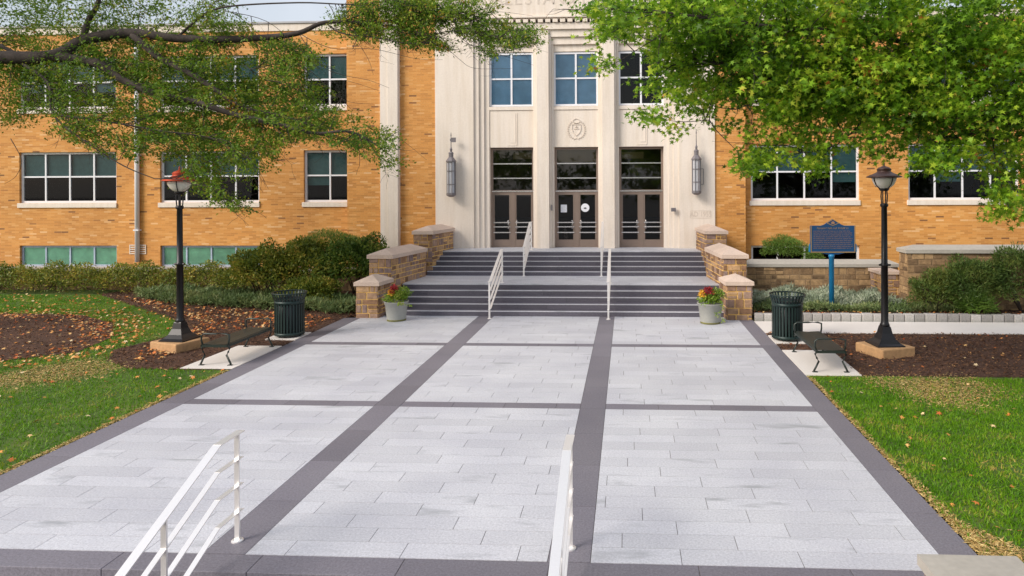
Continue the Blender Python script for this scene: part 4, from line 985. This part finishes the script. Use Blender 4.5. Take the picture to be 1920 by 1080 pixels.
for q in WORN: keep &= ~(inpoly(P2+rng.normal(size=P2.shape)*.22, q) & (rng.uniform(0, 1, n) < .74))
P2 = P2[keep]; n = len(P2)
P = np.column_stack([P2, np.full(n, -.012)]); A = unit(rng.normal(size=(n, 3))*.55+np.array([0, 0, .9])); Nn = unit(rng.normal(size=(n, 3))+np.array([0, -.6, .5]))
o = leafmesh('grass', P, A, Nn, rng.uniform(.035, .075, n), np.array([(0, .13), (1, 0), (0, -.13)]), M['grassm']); tag(o, 'short green grass blades of the lawns beside the plaza', 'grass', None, 'stuff')
def litter(poly, n, z, s=.085, wt=None, name='fallen_leaves', label='orange and tan fallen leaves scattered on the left lawn'):
    rng = np.random.default_rng(n); Pq = sample(poly, n*3 if wt else n, rng)
    cl = .5+.5*np.sin(Pq[:, 0]*2.3+np.sin(Pq[:, 1]*1.9)*2)*np.sin(Pq[:, 1]*2.7+np.sin(Pq[:, 0]*1.1)*2); Pq = Pq[rng.uniform(0, 1, len(Pq)) < .35+.65*cl]
    if wt: w = wt(Pq); Pq = Pq[rng.uniform(0, 1, len(Pq)) < w][:n]
    Pq = off_pads(Pq); k = len(Pq); P = np.column_stack([Pq, z+rng.uniform(.01, .035, k)]); A = rng.normal(size=(k, 3)); A[:, 2] *= .3; Nn = unit(np.array([0, 0, 1.])+rng.normal(size=(k, 3))*.35)
    tag(leafmesh(name, P, A, Nn, s*rng.uniform(.6, 1.3, k), STAR, M['fallen'], None, .5), label, 'leaves', None, 'stuff')
litter(lawnL, 1700, .02, .088, lambda P: np.clip((P[:, 1]-9)/9, .05, 1))
cc = np.array([-17.5, 17.0])
ring = [(-20, 21), (-16, 20.9), (-13.8, 19.2), (-12.5, 17), (-12.2, 15), (-13.5, 13.7), (-17, 12.9), (-21, 13), (-21, 14.3), (-17, 14.2), (-14.4, 15), (-13.8, 16), (-14.6, 17.7), (-16.6, 19.4), (-19.6, 19.6)]
litter(ring, 1900, .01, .095, None, 'fallen_leaves', 'orange fallen leaves drifted around the rim of the round bed')
edge = [(-19, 24), (-17, 22.6), (-14, 20.2), (-12.2, 18.9), (-11.7, 17.6), (-11.9, 16.2), (-11.0, 14.6), (-10.3, 14.6), (-10.8, 16), (-10.9, 18), (-8.7, 18.2), (-8.7, 19.8), (-10, 20.4), (-13, 21.4), (-16, 22.6)]
litter(edge, 1900, .02, .088, None, 'fallen_leaves', 'orange and tan fallen leaves on the left mulch bed')
litter(bedR, 520, .02, .075, None, 'fallen_leaves', 'small tan leaves on the right mulch bed')
litter([(3.7, 20), (12, 20), (12, 20.4), (3.7, 20.4)], 260, .18, .08, None, 'fallen_leaves', 'orange and tan leaves behind the stone kerb')
litter(lawnR, 260, .02, .085, None, 'fallen_leaves', 'scattered tan leaves on the right lawn')
def straw(poly, n, label):
    rng = np.random.default_rng(n); Pq = sample(poly, n, rng)
    if n > 4000: Pq = Pq + rng.normal(size=Pq.shape)*.22; Pq = Pq[(Pq[:, 0] < BL-.02) | (Pq[:, 0] > BR+.02)]; n = len(Pq)
    P = np.column_stack([Pq, rng.uniform(-.005, .012, n)]); A = rng.normal(size=(n, 3)); A[:, 2] *= .2
    tag(leafmesh('dry_edge', P, A, unit(np.array([0, 0, 1.])+rng.normal(size=(n, 3))*.4), .06*rng.uniform(.6, 1.3, n), NARROW, M['dry'], None, .2), label, 'dry grass', None, 'stuff')
M['dry'] = m_island('dry_straw', [(0, (.26, .15, .04)), (.5, (.50, .33, .11)), (1, (.66, .50, .22))], .9, 30, 0)
straw([(BR+.02, 6.5), (BR+.22, 6.5), (BR+.10, 10), (BR+.09, 14), (BR+.02, 14)], 3500, 'strip of dry straw along the right edge of the plaza')
straw([(BR+.05, 6.5), (4.6, 6.5), (4.0, 7.6), (BR+.05, 8.2)], 3500, 'worn dry grass beside the grey capstone block')
straw([(BL-.02, 8), (BL-.10, 8), (BL-.10, 14), (BL-.02, 14)], 2600, 'strip of dry straw along the left edge of the plaza')
straw(WORN[0], 7000, 'worn tan grass patch below the right mulch bed')
straw(WORN[1], 9500, 'worn tan grass patch below the left mulch bed')
straw(WORN[3], 2200, 'small worn tan patch in the left lawn')

# ================================================================== trees
def limb(b, pts, r0, r1, seg=8):
    n = len(pts); P = []
    for i in range(n-1):                       # Catmull-Rom
        p0, p1, p2, p3 = pts[max(i-1, 0)], pts[i], pts[i+1], pts[min(i+2, n-1)]
        for k in range(5):
            t = k/5; P.append(.5*((2*p1)+(-p0+p2)*t+(2*p0-5*p1+4*p2-p3)*t*t+(-p0+3*p1-3*p2+p3)*t**3))
    P.append(pts[-1]); m_ = len(P); b.tube(P, [r0+(r1-r0)*(i/(m_-1))**.8 for i in range(m_)], seg); return P
def px_limb(pts): return [at(x, y, Y) for x, y, Y in pts]
def sample_px(polys, n, y0, y1, rng, gap=.0, fx=.012, fy=.02, ph=0):
    out = []
    for poly, k in polys:
        Q = sample(poly, int(k*n), rng)
        w = np.sin(Q[:, 0]*fx*2+ph+np.sin(Q[:, 1]*fy*1.7)*1.6)*np.sin(Q[:, 1]*fy*2+1.3*ph+np.sin(Q[:, 0]*fx*1.3)*2)
        Q = Q[w > gap-1+rng.uniform(-.45, .45, len(Q))]
        Y = rng.uniform(y0, y1, len(Q)); out += [at(x, y, yy) for (x, y), yy in zip(Q, Y)]
    return np.array([tuple(p) for p in out])
def twigs(b, P, paths, rng, every=3, rad=.007, maxd=2.6):
    K = np.array([tuple(p) for p in paths])
    for i in range(0, len(P), every):
        d = np.linalg.norm(K-P[i], axis=1); j = int(d.argmin())
        if d[j] > maxd or d[j] < .05: continue
        a = Vector(K[j]); c = Vector(P[i]); mid = a.lerp(c, .5) + Vector(rng.normal(size=3)*.08*d[j]) + Vector((0, 0, .06*d[j]))
        b.tube([a, a.lerp(mid, .5)+Vector(rng.normal(size=3)*.03), mid, mid.lerp(c, .5)+Vector(rng.normal(size=3)*.04), c], [rad*1.5, rad*1.25, rad, rad*.8, rad*.5], 4, False)

def project(P):
    v = P - np.array([0, 0, CAM_H]); f_ = v @ np.array(fwd); return np.column_stack([CX+F*(v @ np.array(r2))/f_, CY-F*(v @ np.array(u2))/f_])
def branching(b, paths, polys, rng, step, L, bias, m_twig, n_leaf, droop=.25, r0=.011):
    """side branches off the limbs, twigs off those; returns leaf positions with directions"""
    pos, dirs = [], []
    for path in paths:
        acc = 0
        for a, c in zip(path, path[1:]):
            acc += (c-a).length
            while acc > step:
                acc -= step; p = a.lerp(c, rng.uniform()); tan = (c-a).normalized()
                d = (tan*.8 + Vector(rng.normal(size=3))*.75 + Vector(bias)); d.y *= .8; d.normalize(); ln = rng.uniform(*L)
                pts = [p]; dd = d.copy(); k = max(3, int(ln/.16))
                for i in range(k):
                    dd = (dd + Vector(rng.normal(size=3))*.16 + Vector((0, 0, -droop*.18))).normalized(); pts.append(pts[-1]+dd*(ln/k))
                mid = np.array([tuple(q) for q in pts]); pr_ = project(mid); ok = np.zeros(len(mid), bool)
                for q in polys: ok |= inpoly(pr_, q)
                if ok.mean() < .6: continue
                b.tube(pts, [r0*(1-.75*i/k) for i in range(k+1)], 4, False)
                for i in range(1, k+1):
                    for _ in range(m_twig):
                        e = (dd*.5 + (pts[i]-pts[i-1]).normalized()*.5 + Vector(rng.normal(size=3))*.7); e.z *= .6; e.normalize(); tl_ = rng.uniform(.18, .42)
                        q = pts[i] + e*tl_
                        if rng.uniform() < .5: b.tube([pts[i], pts[i].lerp(q, .5)+Vector(rng.normal(size=3))*.015, q], [.004, .003, .002], 3, False)
                        for _ in range(n_leaf):
                            w = rng.uniform(.25, 1.08); pos.append(tuple(pts[i].lerp(q, w) + Vector(rng.normal(size=3))*.045)); dirs.append(tuple(e))
    pos = np.array(pos); dirs = np.array(dirs); pr_ = project(pos); ok = np.zeros(len(pos), bool)
    for q in polys: ok |= inpoly(pr_, q)
    return pos[ok], dirs[ok]
def leaves_from(pos, dirs, size, rng, nz=.55):
    n = len(pos); A = unit(dirs*.7 + rng.normal(size=(n, 3))*.6); Nn = unit(np.array([0, -.15, 1.0]) + rng.normal(size=(n, 3))*nz); S = size*rng.uniform(.55, 1.3, n)
    return pos, A, Nn, S
# left oak: trunk stands in the round bed outside the frame
rng = np.random.default_rng(31)
tl = thing('oak_tree', 'fine leaved oak reaching in from the left with dark spreading limbs', 'tree', (-20.2, 17.2, 0))
b = MB(); LPS = []
lp = []
fork = Vector((-20.0, 17.1, 4.2))
LPS.append(limb(b, [Vector((-20.2, 17.2, -.1)), Vector((-20.15, 17.2, 1.5)), fork, Vector((-19.9, 17.0, 7)), Vector((-20.2, 17.3, 10)), Vector((-19.6, 17.2, 13))], .42, .12, 14)); lp += LPS[-1]
A_ = px_limb([(-60, 112, 17), (0, 108, 17), (100, 105, 17), (160, 75, 17.2), (240, 62, 17.3), (330, 72, 17.4), (420, 74, 17.5), (500, 70, 17.6), (560, 62, 17.6), (610, 42, 17.7), (680, 42, 17.8), (760, 38, 17.9)])
LPS.append(limb(b, [fork, Vector((-18.5, 17, 6.4))]+A_, .24, .026, 10)); lp += LPS[-1]
LPS.append(limb(b, px_limb([(90, 105, 17), (180, 118, 16.9), (235, 152, 16.8), (300, 178, 16.7), (370, 192, 16.6), (440, 215, 16.5), (520, 232, 16.4), (590, 250, 16.3), (650, 246, 16.2), (690, 262, 16.2), (730, 290, 16.2)]), .13, .012)); lp += LPS[-1]
LPS.append(limb(b, px_limb([(250, 66, 17.3), (300, 108, 17.2), (360, 140, 17), (410, 172, 16.9), (450, 200, 16.8), (520, 215, 16.7), (600, 240, 16.6)]), .11, .012)); lp += LPS[-1]
LPS.append(limb(b, px_limb([(155, 78, 17.2), (165, 40, 17.3), (185, 0, 17.4), (190, -80, 17.5)]), .09, .04)); lp += LPS[-1]
LPS.append(limb(b, px_limb([(-40, 60, 17.5), (0, 85, 17.3), (30, 100, 17.1)]), .05, .05)); lp += LPS[-1]
LPS.append(limb(b, px_limb([(40, 118, 17), (90, 155, 16.5), (100, 215, 16), (160, 265, 15.7), (230, 310, 15.5), (290, 335, 15.4)]), .04, .010)); lp += LPS[-1]
LPS.append(limb(b, px_limb([(290, 335, 15.4), (340, 337, 15.3), (380, 345, 15.3), (420, 372, 15.3), (455, 390, 15.3)]), .012, .004)); lp += LPS[-1]
LPS.append(limb(b, px_limb([(100, 215, 16), (200, 228, 15.9), (300, 245, 15.8), (400, 260, 15.8), (470, 300, 15.8)]), .03, .007)); lp += LPS[-1]
LPS.append(limb(b, px_limb([(330, 72, 17.4), (380, 30, 17.5), (430, 12, 17.6), (560, 5, 17.7), (660, 8, 17.8), (760, 2, 18), (860, 30, 18.1), (900, 45, 18.1)]), .035, .006)); lp += LPS[-1]
LPS.append(limb(b, px_limb([(610, 42, 17.7), (640, 62, 17.6), (700, 70, 17.5), (780, 82, 17.4), (830, 60, 17.4), (900, 62, 17.4), (980, 80, 17.4)]), .022, .005)); lp += LPS[-1]
LPS.append(limb(b, px_limb([(640, 42, 17.7), (720, 15, 17.8), (800, 25, 17.9), (850, 20, 17.9), (920, 40, 18), (990, 62, 18)]), .022, .005)); lp += LPS[-1]
LPS.append(limb(b, px_limb([(780, 60, 17.4), (820, 75, 17.4), (860, 110, 17.4), (890, 128, 17.4), (960, 128, 17.3)]), .009, .003)); lp += LPS[-1]
LPS.append(limb(b, px_limb([(560, 62, 17.6), (600, 120, 17.3), (640, 140, 17.1), (690, 150, 17), (730, 165, 17)]), .010, .003)); lp += LPS[-1]
LPS.append(limb(b, px_limb([(500, 150, 17), (580, 160, 17), (640, 150, 17), (710, 170, 17)]), .010, .003)); lp += LPS[-1]
LPS.append(limb(b, px_limb([(20, 260, 16.5), (40, 300, 16.4), (30, 330, 16.4), (8, 345, 16.4)]), .010, .003)); lp += LPS[-1]
LPS.append(limb(b, px_limb([(700, 262, 16.2), (740, 255, 16.2), (800, 300, 16.2)]), .008, .002)); lp += LPS[-1]
for q_ in ([(700, 42, 17.8), (760, 62, 17.7), (840, 72, 17.6), (930, 100, 17.6), (1000, 122, 17.6)], [(560, 62, 17.6), (620, 90, 17.3), (700, 92, 17.3), (780, 110, 17.2), (830, 112, 17.2)], [(760, 38, 17.9), (840, 38, 17.9), (920, 22, 17.9), (1000, 30, 17.9)], [(420, 20, 17.5), (500, 40, 17.5), (560, 90, 17.4), (600, 130, 17.3)], [(640, 10, 17.8), (660, 60, 17.7), (690, 110, 17.6), (700, 140, 17.6)], [(470, 130, 17.2), (560, 120, 17.2), (640, 185, 17), (700, 195, 17)]):
    LPS.append(limb(b, px_limb(q_), .011, .003, 5)); lp += LPS[-1]
for (xx, yy, zz, r0) in ((-22.5, 15.5, 9.5, .09), (-21.5, 20, 9, .09), (-17.5, 14.5, 9.5, .08)): LPS.append(limb(b, [Vector((-20, 17.1, 5.5)), Vector((-20, 17.1, 5.5)).lerp(Vector((xx, yy, zz)), .5)+Vector((0, 0, .5)), Vector((xx, yy, zz))], r0, .02)); lp += LPS[-1]
polysL = [([(-120, 100), (0, 110), (120, 95), (250, 75), (400, 95), (480, 115), (600, 160), (600, 190), (700, 235), (735, 280), (740, 318), (690, 300), (600, 262), (540, 265), (500, 320), (440, 340), (350, 300), (250, 300), (180, 285), (100, 250), (0, 235), (-120, 280)], 1.0),
          ([(240, 120), (450, 110), (600, 200), (580, 250), (470, 290), (300, 265), (200, 200)], .42),
          ([(-120, -60), (380, -60), (430, 0), (480, 60), (440, 95), (0, 95), (-120, 100)], .62),
          ([(470, 75), (560, 70), (600, 110), (560, 160), (470, 130)], .05),
          ([(590, 60), (640, 8), (720, -10), (900, -10), (930, 25), (800, 60), (700, 80)], .15),
          ([(830, 55), (920, 35), (1015, 55), (1020, 78), (960, 92), (900, 80)], .055), ([(880, 85), (930, 85), (935, 112), (900, 115)], .018), ([(700, 55), (800, 50), (850, 95), (760, 88)], .04),
          ([(350, 345), (400, 345), (470, 392), (455, 400), (400, 385)], .022), ([(330, 300), (420, 300), (410, 350), (345, 345)], .035), ([(690, 235), (745, 250), (740, 315), (690, 300)], .03), ([(0, 180), (30, 175), (30, 220), (0, 225)], .01)]
PA = sample_px(polysL, 2050, 17.5, 19.8, rng, .62, .013, .030, 1.0)
pos, dirs = branching(b, LPS[1:], [q for q, k in polysL], rng, .115, (.5, 1.7), (.45, .25, -.08), 2, 10)
Q, A, Nn, S_ = leaves_from(pos, dirs, .092, rng); leafmesh('crown', Q, A, Nn, S_, OAK, M['leafL'], tl)
Q, A, Nn, S_, D = sprays(PA, 18, .48, .08, .06, .095, rng, np.array([.5, -.1, 0]), .75)
leafmesh('crown', Q, A, Nn, S_, OAK, M['leafL'], tl)
# upper crown outside the frame
c3 = rng.normal(size=(350, 3)); c3 = unit(c3)*rng.uniform(.55, 1, (350, 1))*np.array([4.2, 4.5, 2.6])+np.array([-20, 17, 10.5])
Q, A, Nn, S_, D = sprays(c3, 16, .6, .2, .1, .16, rng); leafmesh('crown', Q, A, Nn, S_, OAK, M['leafL'], tl)
twigs(b, PA, lp, rng, 5, .006, 1.1)
b.build('trunk', M['bark'], tl, True)

# right maple: trunk outside the frame to the right
rng = np.random.default_rng(41)
tr = thing('maple_tree', 'bright green maple filling the upper right with star shaped leaves', 'tree', (10.2, 12.6, 0))
b = MB(); RPS = []; lp = []
RPS.append(limb(b, [Vector((10.2, 12.6, -.1)), Vector((10.15, 12.6, 1.5)), Vector((10.1, 12.5, 3.5)), Vector((10.0, 12.5, 6)), Vector((10.3, 12.4, 9))], .34, .10, 14)); lp += RPS[-1]
k0 = Vector((10.1, 12.5, 3.8))
for pts, r0, r1 in (([(1990, 230, 12.2), (1900, 225, 12), (1830, 215, 11.8), (1740, 205, 11.6), (1650, 185, 11.4), (1560, 175, 11.2), (1480, 160, 11), (1400, 130, 10.8), (1300, 110, 10.6)], .11, .02),
                    ([(1900, 225, 12), (1880, 260, 11.8), (1840, 250, 11.6), (1790, 255, 11.5), (1740, 262, 11.4)], .05, .01),
                    ([(1640, 185, 11.4), (1610, 235, 11.3), (1580, 262, 11.2), (1560, 275, 11.2), (1500, 285, 11.1)], .02, .006),
                    ([(1960, 90, 12), (1880, 80, 11.6), (1800, 90, 11.2), (1700, 80, 11), (1600, 60, 10.8), (1450, 50, 10.4), (1300, 30, 10), (1180, 15, 9.8)], .08, .014),
                    ([(1480, 160, 11), (1420, 190, 10.8), (1380, 205, 10.7)], .014, .004),
                    ([(1250, 60, 10.2), (1200, 90, 10.1), (1150, 120, 10), (1115, 130, 10)], .008, .003), ([(1330, 225, 10.6), (1270, 228, 10.5), (1215, 215, 10.4)], .007, .003),
                    ([(1860, 255, 11.6), (1870, 320, 11.4), (1885, 370, 11.3), (1895, 400, 11.3)], .012, .004)):
    pp = px_limb(pts); RPS.append(limb(b, ([k0]+pp) if pts[0][0] > 1950 else pp, r0, r1, 8)); lp += RPS[-1]
for (xx, yy, zz) in ((12.5, 10.5, 7.5), (12, 15, 7.5), (9, 9.5, 8), (8, 14, 8)): lp += limb(b, [Vector((10, 12.5, 5)), Vector((10, 12.5, 5)).lerp(Vector((xx, yy, zz)), .5)+Vector((0, 0, .4)), Vector((xx, yy, zz))], .08, .02)
edgeR = [(1075, -60), (1088, 5), (1120, 45), (1125, 75), (1175, 70), (1215, 85), (1222, 120), (1212, 150), (1235, 190), (1250, 235), (1275, 255), (1300, 250), (1330, 235), (1370, 235), (1400, 262), (1408, 300), (1440, 315), (1475, 290), (1520, 300), (1550, 290), (1590, 270), (1640, 285), (1690, 280), (1720, 262), (1760, 285), (1800, 285), (1850, 325), (1920, 335), (2100, 330), (2100, -60)]
holes = [[(1655, 50), (1705, 35), (1712, 70), (1670, 92), (1640, 85)]]
lowR = [(1215, 190), (1235, 190), (1250, 235), (1275, 255), (1300, 250), (1330, 235), (1370, 235), (1400, 262), (1408, 300), (1440, 315), (1475, 290), (1520, 300), (1550, 290), (1590, 270), (1640, 285), (1690, 280), (1720, 262), (1760, 285), (1800, 285), (1850, 325), (1920, 335), (2100, 330), (2100, 190)]
topR = [(1075, -60), (1088, 5), (1120, 45), (1125, 75), (1175, 70), (1215, 85), (1222, 120), (1212, 150), (1235, 200), (2100, 200), (2100, -60)]
polysR = [(topR, .80), (lowR, .17), ([(1230, 0), (1920, 0), (1920, 200), (1500, 230), (1300, 180)], .35), ([(1100, 100), (1140, 105), (1160, 128), (1110, 135)], .006), ([(1200, 205), (1228, 205), (1235, 222), (1205, 225)], .004), ([(1865, 350), (1915, 345), (1925, 405), (1880, 412)], .022), ([(1395, 295), (1440, 300), (1430, 325), (1400, 325)], .010), ([(1505, 300), (1560, 300), (1540, 325), (1515, 325)], .010), ([(1720, 290), (1800, 285), (1790, 320), (1735, 318)], .014), ([(1108, 20), (1160, 20), (1165, 60), (1130, 65)], .01)]
PA = sample_px(polysR, 3900, 10.2, 13.2, rng, .48, .013, .024, 2.2)
pos, dirs = branching(b, RPS[1:-4], [q for q, k in polysR], rng, .11, (.4, 1.3), (-.3, -.25, -.1), 2, 7, .3)
Q, A, Nn, S_ = leaves_from(pos, dirs, .105, rng, .7); leafmesh('crown', Q, A, Nn, S_, STAR, M['leafR'], tr, .5)
# keep a ragged view of the wall through the crown
pr = []
for p in PA:
    v = Vector(p) - Vector((0, 0, CAM_H)); q = (CX+F*v.dot(r2)/v.dot(fwd), CY-F*v.dot(u2)/v.dot(fwd)); pr.append(q)
pr = np.array(pr); keep = np.ones(len(PA), bool)
for h in holes: keep &= ~inpoly(pr, h)
PA = PA[keep]
Q, A, Nn, S_, D = sprays(PA, 14, .30, .085, .12, .095, rng, np.array([-.4, -.3, 0]), .75)
leafmesh('crown', Q, A, Nn, S_, STAR, M['leafR'], tr, .5)
c3 = unit(rng.normal(size=(260, 3)))*rng.uniform(.55, 1, (260, 1))*np.array([4.6, 4.2, 2.2])+np.array([9.5, 12.3, 8.9]); 
Q, A, Nn, S_, D = sprays(c3, 12, .5, .2, .1, .21, rng); leafmesh('crown', Q, A, Nn, S_, STAR, M['leafR'], tr, .5)
twigs(b, PA, lp, rng, 8, .006, 1.4)
b.build('trunk', M['bark'], tr, True)

# trees across the way, seen only as reflections in the doors and windows
rng = np.random.default_rng(77); C_ = []
for k in range(16):
    x0 = -34+k*4.6+rng.uniform(-1, 1); y0 = -38+rng.uniform(-4, 4); hh = rng.uniform(4.5, 8.5)
    P_, D_ = blob((x0, y0, hh*.62), (3.4, 3, hh*.55), 420, rng, .5, .3, k); C_.append(P_)
P = np.vstack(C_); n = len(P); o = leafmesh('far_trees', P, rng.normal(size=(n, 3)), unit(rng.normal(size=(n, 3))+np.array([0, 0, .6])), .95*rng.uniform(.6, 1.3, n), OAK, M['darkbush'])
tag(o, 'row of far trees on the other side of the street behind the viewer', 'trees', None, 'stuff')
